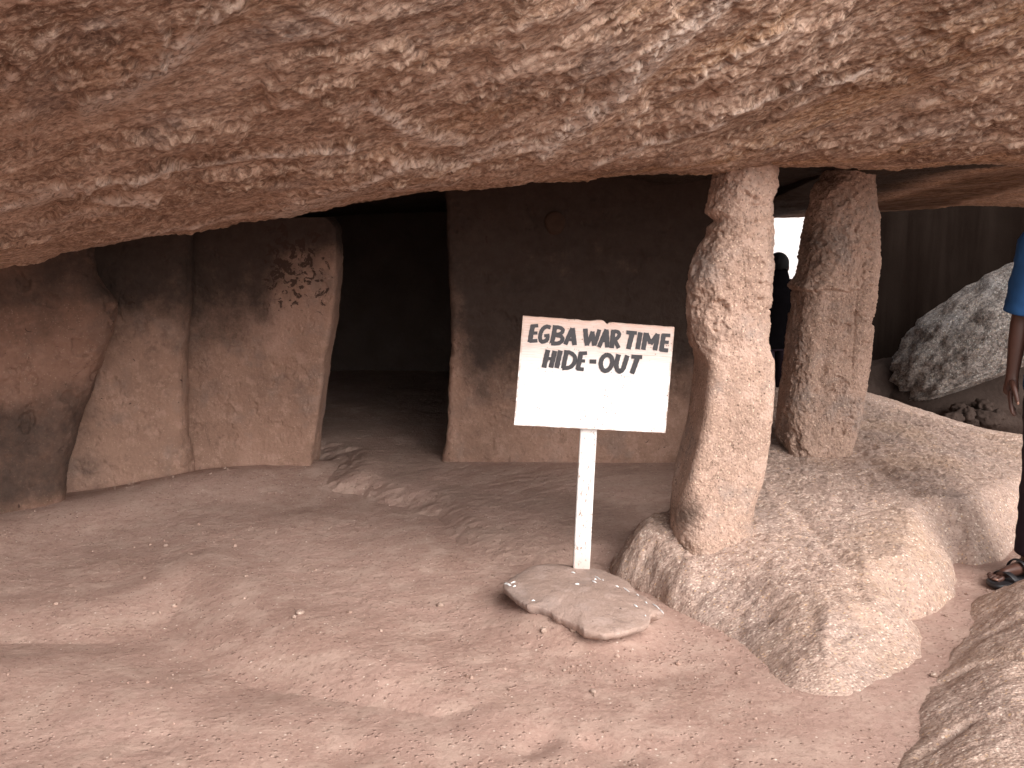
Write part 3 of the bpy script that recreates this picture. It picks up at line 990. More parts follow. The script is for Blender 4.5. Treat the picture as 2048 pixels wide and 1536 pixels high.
def p1_relief(P):
    z = P[..., 2]
    zz = z + 0.06 * fbm(P * 6, 3, off=18.)
    up = sstep(zz, zs - 0.02, zs + 0.03)
    h = lumpy(P, 0.016, 0.011, 0.006, 2.)
    g = fbm(P * 26, 4, .65, off=11.)
    h = h + up * (0.0075 * g + 0.012 * fbm(P * 6, 3, off=4.)) + (1 - up) * 0.0035 * g
    h = h + 0.014 * up * sstep(P[..., 0], 0.96, 0.76) * sstep(z, zs + .5, zs + .2)
    # crumbled upper band, notch on the left, crack across the lower shaft
    zt = z_of(440, P1_Y)
    h = h - 0.034 * np.exp(-((z - zt - .012 * fbm(P * 8, 2, off=3.)) / 0.020) ** 2) * sstep(P[..., 0], 0.90, 0.78)
    h = h + 0.011 * sstep(z, zt + 0.05, zt + 0.12) * ridged(P * 12, 3, off=6.)
    zc = z_of(893, P1_Y) + 0.010 * fbm(P * np.array([9, 9, 0]), 3, off=2.)
    zc = zc + 0.05 * fbm(P * np.array([5, 5, 0]), 3, off=12.)
    h = h - 0.007 * np.exp(-((z - zc) / 0.003) ** 2) * sstep(P[..., 0], 0.90, 0.84) * sstep(fbm(P * 14, 2, off=3.), -.3, .1)
    h = h + up * (0.010 * ridged(P * 7, 4, off=15.) - 0.003)
    h = h - 0.014 * up * sstep(fbm(P * 11, 4, .6, off=33.), .22, .42)
    h = h * (0.28 + 0.72 * np.maximum(up, sstep(z, 0.42, 0.22) * .7))
    h = h + 0.03 * sstep(z, 0.26, 0.12) * 0.4
    return h


def p1_dark(P):
    z, x = P[..., 2], P[..., 0]
    b = np.exp(-(((x - 0.70) / 0.07) ** 2 + ((z - 0.31) / 0.085) ** 2)) * 0.75
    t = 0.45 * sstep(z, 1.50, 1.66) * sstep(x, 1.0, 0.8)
    return b + t + 0.2 * sstep(z, 0.24, 0.16)  # darker low on the left, at the foot and high on the left


p1L = [(a + 13, b) for a, b in p1L]
p1R = [(a + 8, b) for a, b in p1R]
column("mud_pillar", p1L, p1R, P1_Y, lambda z: 0.27 + 0.05 * sstep(z, .4, .1), lambda z: 0.040 + 0.09 * sstep(z, zs - .03, zs + .06) + 0.085 * sstep(z, .50, .25),
       M_PIL, "front mud pillar with bulging gritty upper half and faceted smooth lower shaft, beside the sign", "pillar",
       nz=430, counts=(130, 50, 45), relief=p1_relief, masks={"soot_shade": p1_dark}, ang=0.10, zb=-0.02, zt=1.80, warp=lambda P: lean(P, 0.10), leank=0.10)

# --- rear pillar
P2_Y = 4.86
p2L = [(1668, 330), (1655, 352), (1640, 365), (1630, 385), (1618, 425), (1608, 480), (1600, 525), (1593, 560), (1588, 580), (1594, 596), (1586, 640), (1582, 700),
       (1573, 760), (1565, 815), (1560, 860), (1560, 890), (1566, 912), (1560, 960)]
p2R = [(1752, 330), (1758, 375), (1762, 430), (1763, 480), (1764, 540), (1760, 585), (1754, 635), (1750, 700), (1743, 750), (1735, 800), (1727, 850), (1716, 890),
       (1706, 915), (1712, 960)]
zq = z_of(585, P2_Y)


def p2_relief(P):
    z, x = P[..., 2], P[..., 0]
    zz = z + 0.03 * fbm(P * 9, 3, off=18.)
    lf = sstep(x, 1.74, 1.60)
    up = sstep(zz, zq - 0.012, zq + 0.02) * (.35 + .65 * lf)
    h = lumpy(P, 0.016, 0.011, 0.006, 12.) + 0.008 * ridged(P * 8, 4, off=21.) - 0.013 - 0.012 * sstep(fbm(P * 12, 4, .6, off=35.), .22, .42)
    h = h + up * (0.016 * ridged(P * 12, 4, .6, off=3.) - 0.006 + 0.007 * fbm(P * 30, 3, .65, off=2.)) + up * 0.012 * lf
    h = h - 0.014 * np.exp(-((z - zq - 0.035 * fbm(P * 11, 3, off=1.)) / 0.007) ** 2) * lf * sstep(fbm(P * 10, 2, off=5.), -.35, .1)
    # dented hollows in the lower shaft
    for px, py, rx, rz, dp in ((1652, 700, .035, .12, .022), (1640, 745, .03, .06, .020), (1668, 800, .05, .06, .012), (1610, 720, .02, .03, .010)):
        c = at_y(px, py, P2_Y)
        h = h - dp * np.exp(-(((x - c[0]) / rx) ** 2 + ((z - c[2]) / rz) ** 2))
    for px, py in ((1634, 780), (1650, 778), (1656, 790), (1628, 786), (1618, 752), (1690, 705)):
        c = at_y(px, py, P2_Y)
        h = h - 0.014 * np.exp(-(((x - c[0]) / .009) ** 2 + ((z - c[2]) / .011) ** 2))
    c = at_y(1710, 690, P2_Y)
    h = h - 0.008 * np.exp(-((x - c[0] - .012 * fbm(P * 9, 2, off=7.)) / .008) ** 2) * sstep(z, c[2] - .25, c[2] - .1) * sstep(z, c[2] + .35, c[2] + .2)
    return h


def p2_dark(P):
    z, x = P[..., 2], P[..., 0]
    c = at_y(1635, 470, P2_Y)
    a = 0.5 * np.exp(-(((x - c[0]) / .11) ** 2 + ((z - c[2] + .05) / .22) ** 2))
    b = 0.5 * np.exp(-(((x - at_y(1655, 800, P2_Y)[0]) / .05) ** 2 + ((z - z_of(800, P2_Y)) / .10) ** 2))
    return a + b + 0.55 * sstep(z, 1.60, 1.70) * sstep(x, 1.7, 1.5)  # darker at upper left, lower middle and near the top


p2L = [(a + (26 if b < 570 else 15), b) for a, b in p2L]
p2R = [(a + 12, b) for a, b in p2R]
column("mud_pillar", p2L, p2R, P2_Y, lambda z: 0.34 + 0 * z, lambda z: 0.11 + 0 * z,
       M_PIL, "rear mud pillar with a crumbling upper half and dented lower shaft, standing further right", "pillar",
       nz=430, counts=(150, 55, 45), relief=p2_relief, masks={"soot_shade": p2_dark}, ang=0.08, zb=0.10, zt=1.78)

# --- middle wall
W_Y = 5.72
mL = [(890, 340), (893, 400), (897, 500), (903, 620), (902, 700), (897, 800), (894, 900), (890, 945), (886, 1000)]
mR = [(1480, 340), (1480, 1000)]


def mid_relief(P):
    z, x = P[..., 2], P[..., 0]
    h = lumpy(P, 0.016, 0.006, 0.003, 22.)
    h = h + 0.022 * sstep(z, 0.20, 0.10) * (0.8 + .5 * fbm(P * 6, 3, off=2.))            # plinth
    lf = sstep(x, -0.18, -0.34)
    h = h + lf * 0.010 * ridged(P * 9, 4, off=5.)
    for px, py, dp in ((1070, 560, .02), (1185, 395, .012), (1000, 575, .01), (1018, 640, .012)):
        c = at_y(px, py, W_Y)
        h = h - dp * np.exp(-(((x - c[0]) / .022) ** 2 + ((z - c[2]) / .022) ** 2))
    return h


def mid_soot_shade(P):
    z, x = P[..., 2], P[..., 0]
    s = 1.3 * sstep(z, 0.22, 0.95)  # sooting, with the roof's shade painted in towards the top
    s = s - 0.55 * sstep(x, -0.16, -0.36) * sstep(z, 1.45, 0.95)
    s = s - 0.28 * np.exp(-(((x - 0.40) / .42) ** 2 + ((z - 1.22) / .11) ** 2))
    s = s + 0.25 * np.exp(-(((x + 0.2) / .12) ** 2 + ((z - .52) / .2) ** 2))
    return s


mid = column("mud_wall", mL, mR, W_Y, 0.30, lambda z: 0.03 + 0 * z, M_WALL,
             "wide sooty mud wall with shade painted into its dark top, behind the sign, right of the dark doorway", "wall",
             nz=300, counts=(520, 60, 22), relief=mid_relief, masks={"soot_shade": mid_soot_shade}, zb=0.0, zt=1.86)
# the round mud plug set in it
pc = at_y(1110, 446, W_Y)
bm = bmesh.new()
prev = None
for r_, dy in ((0.058, 0.02), (0.057, -0.002), (0.050, -0.007), (0.030, -0.009), (0.012, -0.004), (0.0, -0.002)):
    ring = [bm.verts.new((pc[0] + r_ * math.cos(a) * (1 + .06 * math.sin(3 * a)) - mid.location.x, W_Y + dy - 0.004 - mid.location.y, pc[2] + 1.15 * r_ * math.sin(a) - mid.location.z))
            for a in np.linspace(0, 2 * math.pi, 40, endpoint=False)]
    if prev:
        for i in range(40):
            bm.faces.new((prev[i], prev[(i + 1) % 40], ring[(i + 1) % 40], ring[i]))
    prev = ring
bmesh.ops.recalc_face_normals(bm, faces=bm.faces)
me = bpy.data.meshes.new("mud_plug")
bm.to_mesh(me); bm.free()
for p in me.polygons: p.use_smooth = True
M_PLUG = mat_plain("plug_mud", (0.060, 0.036, 0.026), 0.95, 0.1, 30, 0.3, 0.4, 60, 0.01)
me.materials.append(M_PLUG)
plug = bpy.data.objects.new("mud_plug", me)
COL.objects.link(plug)
plug.parent = mid
plug["label"] = "round brown mud plug"

# --- door-side panel
D_Y = 5.60
dL = [(376, 420), (372, 470), (371, 560), (366, 620), (360, 680), (357, 760), (359, 860), (362, 940), (362, 1000)]
dR = [(652, 434), (664, 441), (671, 456), (673, 500), (671, 560), (664, 640), (652, 700), (640, 800), (628, 880), (619, 940), (617, 1000)]


def door_relief(P):
    z, x = P[..., 2], P[..., 0]
    h = lumpy(P, 0.016, 0.006, 0.0028, 41.)
    zc = z_of(668, D_Y) + 0.03 * fbm(P * np.array([4, 4, 0]), 3, off=8.) - 0.14 * (x + 1.85)
    h = h - 0.006 * np.exp(-((z - zc) / 0.004) ** 2) * sstep(x, -1.45, -1.6)
    h = h + 0.016 * sstep(z, 0.30, 0.16) * fbm(P * 5, 3, off=2.)
    return h


def door_soot_shade(P):
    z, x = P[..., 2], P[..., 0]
    s = 1.25 * sstep(z, 0.40, 1.42)  # sooted upwards, deepened to paint the shade near the lip
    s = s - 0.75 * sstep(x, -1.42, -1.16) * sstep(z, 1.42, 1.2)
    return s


def door_flake(P):
    z, x = P[..., 2], P[..., 0]
    c = at_y(590, 560, D_Y)
    return 0.95 * np.exp(-(((x - c[0]) / .24) ** 4 + ((z - c[2] - .06) / .30) ** 4)) - 0.42


column("mud_wall", dL, dR, D_Y, 0.26, lambda z: 0.028 + 0 * z, M_WALL,
       "smooth brown mud wall left of the dark doorway with flaking sooty skin and painted shade near its top", "wall",
       nz=300, counts=(300, 60, 22), relief=door_relief, masks={"soot_shade": door_soot_shade, "flake": door_flake}, zb=-0.05, zt=1.488)

# --- buttress between the left wall and the door wall
B_Y = 5.33
bL = [(112, 430), (112, 520), (108, 590), (108, 640), (98, 720), (80, 790), (66, 850), (50, 920), (36, 985), (30, 1040)]
bR = [(357, 430), (353, 600), (345, 700), (343, 800), (345, 900), (348, 980), (344, 1040)]


def but_soot_shade(P):
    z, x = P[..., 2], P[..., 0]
    return 1.2 * sstep(z, 0.55, 1.28) + 0.45 * sstep(x, at_y(250, 800, 5.3)[0], at_y(160, 800, 5.3)[0])  # sooted top with lip shade painted in; shaded left edge painted darker too


column("mud_buttress", bL, bR, B_Y, 0.42, lambda z: 0.12 + 0 * z, M_WALL,
       "narrow rounded mud buttress with a blackened top between two mud walls at left", "wall",
       nz=260, counts=(150, 70, 40), relief=lambda P: lumpy(P, 0.02, 0.007, 0.003, 60.) + 0.02 * sstep(P[..., 2], .3, .1),
       masks={"soot_shade": but_soot_shade}, ang=0.22, zb=-0.05, zt=1.56)

# --- reddish wall at the far left
L_Y = 4.48
lL = [(-520, 430), (-520, 1100)]
lR = [(158, 430), (160, 560), (172, 585), (196, 620), (196, 650), (178, 720), (140, 850), (122, 930), (112, 1000), (110, 1060)]
lR = [(1024 + (a - 1024) * 1.115, b) for a, b in lR]      # the right end recedes behind the traced plane


def left_soot_shade(P):
    z, x = P[..., 2], P[..., 0]
    pl = at_y(*np.array([(-300, 840), (0, 820), (110, 790), (180, 720), (190, 780), (150, 880), (125, 980), (110, 1040), (60, 1075), (-300, 1120)], float).T, L_Y)
    d = sdf(pl[:, [0, 2]], x, z)
    return 0.82 * sstep(d, -0.14, 0.12) + 0.85 * sstep(z, 0.72, 1.25) - 0.35 * sstep(z, .16, .05)  # sooty foot patch; upper term adds painted shade below the roof


def left_relief(P):
    return lumpy(P, 0.026, 0.014, 0.004, 71.) + 0.010 * ridged(P * 5, 4, off=4.)


def left_warp(P):
    # hollowed towards its foot
    z = P[..., 2]
    P[..., 1] += 0.10 * np.sin(np.clip(z / 1.3, 0, 1) * math.pi)
    return P


column("mud_wall", lL, lR, L_Y, 0.5, lambda z: 0.16 + 0 * z, M_REDWALL,
       "dark reddish sooty mud wall at the far left of the shelter", "wall",
       nz=260, counts=(330, 70, 40), relief=left_relief, masks={"soot_shade": left_soot_shade}, ang=0.52, zb=-0.1, zt=1.42, warp=left_warp)


# --- inside of the dark chamber: rough rock faces
def rock_face(name, p0, p1, thick, z0, z1, mat, label, cat, amp=0.08, n=(120, 70), off=0.0):
    p0, p1 = np.array(p0, float), np.array(p1, float)
    L = np.linalg.norm(p1 - p0)
    d = (p1 - p0) / L
    nrm = np.array([d[1], -d[0]])
    nu, nv = n
    s = np.linspace(0, 1, nu)[:, None]
    z = np.linspace(z0, z1, nv)[None, :]
    P = np.zeros((nu, nv, 3))
    P[..., 0] = p0[0] + d[0] * L * s
    P[..., 1] = p0[1] + d[1] * L * s
    P[..., 2] = z
    h = amp * fbm(P * 1.6, 4, off=off) + amp * .25 * fbm(P * 8, 4, .6, off=off + 2)
    A = P.copy(); A[..., :2] += nrm * h[..., None]
    B = P.copy(); B[..., :2] -= nrm * thick
    V = np.concatenate([A.reshape(-1, 3), B.reshape(-1, 3)])
    q1 = grid_faces(nu, nv); q2 = grid_faces(nu, nv, flip=True) + nu * nv
    idx = np.arange(nu * nv).reshape(nu, nv)
    def strip(a):
        return np.stack([a[:-1], a[1:], a[1:] + nu * nv, a[:-1] + nu * nv], -1)
    q = np.concatenate([q1, q2, strip(idx[:, 0])[:, ::-1], strip(idx[:, -1]), strip(idx[0]), strip(idx[-1])[:, ::-1]])
    o = raw_mesh(name, V, q, mat, origin=(float((p0[0] + p1[0]) / 2), float((p0[1] + p1[1]) / 2), z0), attrs={"soot_shade": np.zeros(len(V))})
    bm = bmesh.new(); bm.from_mesh(o.data); bmesh.ops.recalc_face_normals(bm, faces=bm.faces); bm.to_mesh(o.data); bm.free()
    tag(o, label, cat)
    return o


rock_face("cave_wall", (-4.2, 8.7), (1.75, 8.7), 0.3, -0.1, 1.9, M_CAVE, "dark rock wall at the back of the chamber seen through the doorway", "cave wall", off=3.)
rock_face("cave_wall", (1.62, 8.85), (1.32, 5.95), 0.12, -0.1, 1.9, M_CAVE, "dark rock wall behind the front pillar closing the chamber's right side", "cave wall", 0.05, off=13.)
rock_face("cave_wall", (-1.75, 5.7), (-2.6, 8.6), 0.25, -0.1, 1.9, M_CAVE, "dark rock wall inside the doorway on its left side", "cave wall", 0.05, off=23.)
rock_face("cave_wall", (-5.2, 3.2), (-3.2, 4.35), 0.5, -0.1, 1.6, M_REDWALL, "rock wall running on left beyond the reddish mud wall", "cave wall", 0.10, off=43.)

# ------------------------------------------------------------------ far right: walls and boulder
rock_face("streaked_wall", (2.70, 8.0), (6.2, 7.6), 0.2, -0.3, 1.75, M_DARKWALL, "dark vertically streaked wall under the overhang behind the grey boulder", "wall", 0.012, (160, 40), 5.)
rock_face("pale_wall", (0.4, 11.2), (6.0, 11.0), 0.25, -0.5, 2.6, M_PALEWALL, "bright pale streaked wall glimpsed between the two pillars", "wall", 0.015, (100, 40), 9.)


def boulder(name, loc, size, mat, label, cat, seed, ang=0.0, sub=5, amp=0.18, fine=0.03, group=None, tilt=0.0):
    bm = bmesh.new()
    bmesh.ops.create_icosphere(bm, subdivisions=sub, radius=1)
    V = np.array([v.co for v in bm.verts])
    d = 1 + amp * fbm(V * 1.3, 4, off=seed) + fine * fbm(V * 7, 4, .6, off=seed + 2) + fine * .5 * ridged(V * 14, 3, off=seed + 7)
    V = V * d[:, None] * np.array(size)
    if tilt:
        V[:, 2] = np.where(V[:, 2] > 0, V[:, 2] * 1.35, V[:, 2] * 0.42)
    ct, st2 = math.cos(tilt), math.sin(tilt)
    V = np.stack([V[:, 0] * ct + V[:, 2] * st2, V[:, 1], -V[:, 0] * st2 + V[:, 2] * ct], -1)
    ca, sa = math.cos(ang), math.sin(ang)
    for v, c in zip(bm.verts, V):
        v.co = (c[0] * ca - c[1] * sa, c[0] * sa + c[1] * ca, c[2])
    me = bpy.data.meshes.new(name)
    bm.to_mesh(me); bm.free()
    for p in me.polygons: p.use_smooth = True
    me.materials.append(mat)
    o = bpy.data.objects.new(name, me)
    COL.objects.link(o)
    o.location = loc
    return tag(o, label, cat, group)


boulder("grey_boulder", (3.66, 6.95, 0.70), (1.08, 0.55, 0.36), M_GRAN3, "rough grey granite boulder lit from above in the right background", "boulder", 3.3, -0.35, 6, 0.12, 0.075, tilt=-0.52)
boulder("dark_rock", (3.35, 7.3, 0.12), (0.85, 0.5, 0.34), M_SHADE, "dark low rock in shade beneath the rough grey boulder", "rock", 8.1, -0.1, 5)  # rock added in near-black where shade lies under the boulder
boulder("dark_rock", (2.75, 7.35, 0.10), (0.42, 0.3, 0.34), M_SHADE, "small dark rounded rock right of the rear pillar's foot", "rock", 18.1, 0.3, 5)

k = 0
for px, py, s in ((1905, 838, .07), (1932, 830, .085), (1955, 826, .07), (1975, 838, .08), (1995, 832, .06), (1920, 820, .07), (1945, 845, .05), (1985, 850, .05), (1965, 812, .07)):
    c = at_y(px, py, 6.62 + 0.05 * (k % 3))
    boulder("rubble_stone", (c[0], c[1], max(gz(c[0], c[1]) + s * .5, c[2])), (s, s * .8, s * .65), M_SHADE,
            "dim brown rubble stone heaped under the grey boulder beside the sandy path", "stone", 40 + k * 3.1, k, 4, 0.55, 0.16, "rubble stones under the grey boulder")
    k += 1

# ------------------------------------------------------------------ sign, base slab
SG_Y = 3.86
# base slab (outline read on the plane of its upper face)
so = np.array([(135, 350), (200, 290), (290, 232), (420, 165), (640, 132), (850, 148), (1030, 168), (1200, 222), (1400, 310), (1500, 425), (1640, 500), (1785, 625),
               (1655, 640), (1625, 738), (1500, 788), (1330, 828), (1150, 846), (990, 815), (930, 785), (860, 738), (700, 676), (560, 600), (400, 556), (290, 500), (205, 430)], float)
so = np.stack([980 + so[:, 0] / 5.12, 1100 + so[:, 1] / 5.12], -1)
SZ = 0.088
sp = smooth_poly(at_z(so[:, 0], so[:, 1], SZ)[:, :2], 10)
sc_ = sp.mean(0)
npt = len(sp)
rings = []
jag = 0.009 * fbm(np.stack([sp[:, 0] * 26, sp[:, 1] * 26, 0 * sp[:, 0]], -1), 4, .65, off=2.)
dirv = (sp - sc_) / np.linalg.norm(sp - sc_, axis=1)[:, None]
frac = [0, .1, .2, .3, .4, .5, .6, .7, .8, .87, .92, .96, .985, 1.0]
for f in frac:
    q = sc_ + (sp - sc_) * f + dirv * (jag * f ** 6)[:, None]
    P3 = np.stack([q[:, 0], q[:, 1], 0 * q[:, 0]], -1)
    z = SZ + 0.022 * (1 - f ** 2) - 0.004 * f ** 20 + 0.004 * fbm(P3 * 9, 3, off=1.) + 0.0012 * fbm(P3 * 60, 2, off=3.)
    rings.append(np.stack([q[:, 0], q[:, 1], z], -1))
for f, dz in ((1.004, -0.014), (0.985, -0.026), (0.95, -0.034), (0.85, -0.048), (0.5, -0.085), (0.0, -0.09)):
    q = sc_ + (sp - sc_) * f + dirv * (jag * 1.2)[:, None] * (f > .9)
    P3 = np.stack([q[:, 0], q[:, 1], 0 * q[:, 0] + dz], -1)
    rings.append(np.stack([q[:, 0], q[:, 1], SZ + dz + 0.006 * fbm(P3 * 25, 3, .65, off=4.)], -1))
Pr = np.stack(rings, 0)
slab = raw_mesh("stone_slab", Pr.reshape(-1, 3), grid_faces(len(rings), npt, wrap=True), M_SLAB, origin=(sc_[0], sc_[1], 0.0), attrs={"soot_shade": np.zeros(Pr.shape[0] * npt)})
tag(slab, "flat pointed grey-brown slab with white paint drips holding up the sign", "slab")


def drip(bm, pts, w, o):
    pts = [np.array(p) for p in pts]
    d = pts[-1] - pts[0]; L = np.linalg.norm(d) + 1e-6
    d = d / L
    nrm = np.array([-d[1], d[0]])
    m = 24
    c = (pts[0] + pts[-1]) / 2
    top = bm.verts.new((c[0] - o.x, c[1] - o.y, 0))
    vs = []
    for a in np.linspace(0, 2 * math.pi, m, endpoint=False):
        q = c + d * (L / 2 + w / 2) * math.cos(a) * (1 + .1 * math.sin(3 * a)) + nrm * w / 2 * math.sin(a) * (1 + .15 * math.sin(2 * a + 1))
        vs.append(q)
    zc = SLAB_Z(c)
    top.co.z = zc + 0.004
    ring = [bm.verts.new((q[0] - o.x, q[1] - o.y, SLAB_Z(q) - 0.0005)) for q in vs]
    for i in range(m):
        bm.faces.new((top, ring[i], ring[(i + 1) % m]))


def SLAB_Z(q):
    f = np.linalg.norm(q - sc_)
    a = np.argmin(np.abs(np.arctan2(*(sp - sc_).T[::-1]) - math.atan2(*(q - sc_)[::-1])))
    f = min(f / np.linalg.norm(sp[a] - sc_), 1)
    P3 = np.array([[q[0], q[1], 0.0]])
    return SZ + 0.022 * (1 - f ** 2) - 0.004 * f ** 20 + 0.004 * float(fbm(P3 * 9, 3, off=1.)[0]) + 0.002


bm = bmesh.new()
for x0, y0, x1, y1, w in ((840, 245, 865, 255, .008), (880, 385, 905, 385, .009), (1055, 345, 1080, 360, .010), (1070, 325, 1085, 325, .005), (1075, 285, 1130, 325, .006),
                          (1150, 325, 1160, 335, .005), (1290, 380, 1310, 388, .007), (1370, 388, 1425, 425, .006), (1500, 450, 1520, 465, .006), (1590, 525, 1605, 540, .007),
                          (1480, 570, 1505, 585, .007), (1670, 540, 1735, 590, .006), (1740, 595, 1775, 618, .005), (1590, 660, 1592, 662, .006), (165, 320, 205, 355, .012), (245, 370, 255, 368, .010),
                          (150, 322, 165, 330, .007), (430, 512, 455, 516, .005), (215, 335, 260, 328, .004)):
    a = at_z(980 + x0 / 5.12, 1100 + y0 / 5.12, SZ + .008)[:2]
    b = at_z(980 + x1 / 5.12, 1100 + y1 / 5.12, SZ + .008)[:2]
    drip(bm, (a, b), w, slab.location)
bmesh.ops.recalc_face_normals(bm, faces=bm.faces)
me = bpy.data.meshes.new("paint_drips"); bm.to_mesh(me); bm.free()
me.materials.append(M_DRIP)
dr = bpy.data.objects.new("paint_drips", me); COL.objects.link(dr); dr.parent = slab

# sign board on its post
pb = at_z(1162, 1145, SZ + 0.012)
sign = empty("sign", (float(pb[0]), SG_Y, 0.09))
tag(sign, "hand-painted white wooden sign on a short post with black capitals", "sign")
O = np.array(sign.location)


def on_board(px, py, dy=0.0):
    return at_y(px, py, SG_Y - 0.014) + np.array([0, dy, 0]) - O


C = [np.array(p, float) for p in ((1028, 850), (1331, 866), (1349, 655), (1046, 632))]      # BL BR TR TL
nu, nv = 80, 60
u = np.linspace(0, 1, nu)[:, None, None]; v = np.linspace(0, 1, nv)[None, :, None]
pix = (C[0] * (1 - u) + C[1] * u) * (1 - v) + (C[3] * (1 - u) + C[2] * u) * v
# chipped upper edge
chip = 2.2 * np.clip(fbm(np.stack([u[:, 0, 0] * 9, 0 * u[:, 0, 0], 0 * u[:, 0, 0]], -1), 4, .6, off=4.), -1, .4)
chip = chip - 5.0 * np.exp(-((u[:, 0, 0] - 0.555) / .012) ** 2) + 2.5 * np.exp(-((u[:, 0, 0] - 0.51) / .04) ** 2)
pix[..., 1] -= chip[:, None] * sstep(v[..., 0], 0.9, 1.0)
front = at_y(pix[..., 0], pix[..., 1], SG_Y - 0.014) - O
back = front + np.array([0, 0.022, 0])
uv = np.concatenate([np.broadcast_to(u, (nu, nv, 1)), np.broadcast_to(v, (nu, nv, 1)), np.zeros((nu, nv, 1))], -1).reshape(-1, 3)
idx = np.arange(nu * nv).reshape(nu, nv)
st_ = lambda a: np.stack([a[:-1], a[1:], a[1:] + nu * nv, a[:-1] + nu * nv], -1)
q = np.concatenate([grid_faces(nu, nv), grid_faces(nu, nv, flip=True) + nu * nv, st_(idx[:, 0])[:, ::-1], st_(idx[:, -1]), st_(idx[0]), st_(idx[-1])[:, ::-1]])
board = raw_mesh("board", np.concatenate([front.reshape(-1, 3), back.reshape(-1, 3)]), q, M_WHITE, parent=sign, smooth=False,
                 attrs={"board": np.concatenate([uv, uv])})

# lettering: brush strokes traced as flat-ended ribbons
STROKES = [
    # EGBA
    ([(338, 256), (320, 345), (306, 433)], 36), ([(320, 268), (392, 262)], 26), ([(318, 340), (384, 338)], 24), ([(300, 420), (384, 416)], 28),
    ([(520, 282), (480, 272), (445, 290), (420, 330), (410, 385), (425, 425), (462, 420), (484, 400), (488, 362)], 30), ([(452, 366), (508, 360)], 24),
    ([(566, 268), (550, 355), (530, 442)], 34), ([(540, 276), (610, 282), (645, 308), (620, 345), (560, 356)], 28), ([(556, 358), (620, 370), (640, 402), (606, 440), (522, 446)], 30),
    ([(742, 288), (704, 370), (668, 456)], 32), ([(742, 286), (752, 370), (764, 462)], 36), ([(694, 404), (782, 410)], 22),
    # WAR
    ([(874, 292), (880, 380), (892, 466)], 34), ([(948, 322), (920, 395), (892, 462)], 28), ([(946, 322), (954, 395), (966, 468)], 32), ([(1018, 302), (994, 385), (966, 464)], 30),
    ([(1092, 302), (1052, 390), (1012, 482)], 32), ([(1090, 302), (1096, 395), (1098, 486)], 34), ([(1040, 416), (1116, 420)], 22),
    ([(1160, 314), (1152, 400), (1144, 492)], 34), ([(1140, 322), (1200, 324), (1222, 352), (1200, 390), (1156, 404)], 28), ([(1170, 402), (1194, 448), (1216, 492)], 30),
    # TIME
    ([(1294, 330), (1402, 338)], 28), ([(1356, 336), (1334, 420), (1314, 502)], 36),
    ([(1438, 330), (1424, 415), (1408, 502)], 34),
    ([(1496, 334), (1482, 420), (1466, 508)], 34), ([(1500, 340), (1522, 395), (1540, 446)], 30), ([(1614, 348), (1576, 400), (1540, 450)], 30), ([(1614, 346), (1602, 430), (1586, 514)], 34),
    ([(1676, 350), (1664, 435), (1650, 522)], 34), ([(1660, 358), (1744, 362)], 26), ([(1664, 428), (1728, 434)], 24), ([(1640, 508), (1722, 516)], 28),
    # HIDE
    ([(492, 510), (470, 600), (450, 692)], 36), ([(562, 520), (542, 606), (520, 692)], 36), ([(466, 596), (548, 602)], 24),
    ([(620, 516), (600, 606), (580, 696)], 36),
    ([(684, 524), (664, 610), (648, 698)], 34), ([(656, 532), (720, 540), (766, 580), (762, 640), (715, 688), (636, 698)], 30),
    ([(832, 534), (814, 622), (796, 712)], 34), ([(816, 546), (892, 542)], 26), ([(808, 620), (872, 624)], 24), ([(784, 702), (858, 710)], 28),
    # dash, OUT
    ([(918, 628), (986, 630)], 30),
    ([(1092, 562), (1050, 592), (1032, 648), (1048, 706), (1086, 724), (1128, 694), (1150, 634), (1136, 580), (1092, 562)], 32),
    ([(1216, 556), (1196, 630), (1194, 690), (1222, 730), (1258, 706), (1282, 640), (1304, 566)], 34),
    ([(1346, 578), (1456, 584)], 28), ([(1412, 582), (1382, 665), (1350, 752)], 36),
]


def resample(pts, n):
    p = np.array(pts, float)
    if len(p) > 2:
        closed = np.allclose(p[0], p[-1])
        ext = np.concatenate([[p[-2] if closed else 2 * p[0] - p[1]], p, [p[1] if closed else 2 * p[-1] - p[-2]]])
        out = []
        for i in range(1, len(ext) - 2):
            p0, p1, p2, p3 = ext[i - 1:i + 3]
            for t in np.linspace(0, 1, 8, endpoint=False):
                out.append(0.5 * (2 * p1 + (p2 - p0) * t + (2 * p0 - 5 * p1 + 4 * p2 - p3) * t * t + (3 * p1 - p0 - 3 * p2 + p3) * t ** 3))
        out.append(p[-1])
        p = np.array(out)
    return p


V, Fc = [], []
for k, (pts, w) in enumerate(STROKES):
    p = resample(pts, 8)
    t = np.gradient(p, axis=0)
    t /= np.linalg.norm(t, axis=1)[:, None]
    nn = np.stack([-t[:, 1], t[:, 0]], -1)
    wob = 1 + 0.05 * np.sin(np.arange(len(p)) * 1.3 + k)
    for lay in (0, 1):
        b0 = len(V)
    A = p + nn * (w * 0.70 * wob)[:, None]
    B = p - nn * (w * 0.70 * wob)[:, None]
    dy = -0.0012 - 0.00004 * k
    b0 = len(V)
    for a, b in zip(A, B):
        for q2, d in ((a, dy), (b, dy), (a, 0.0005), (b, 0.0005)):
            V.append(on_board(1000 + q2[0] / 5.12, 600 + q2[1] / 5.12, d))
    for i in range(len(p) - 1):
        o = b0 + i * 4
        Fc += [(o, o + 1, o + 5, o + 4), (o, o + 4, o + 6, o + 2), (o + 1, o + 3, o + 7, o + 5)]
    Fc += [(b0, b0 + 2, b0 + 3, b0 + 1)]
    e = b0 + (len(p) - 1) * 4
    Fc += [(e, e + 1, e + 3, e + 2)]
let = raw_mesh("lettering", V, Fc, M_INK, parent=sign, smooth=False)
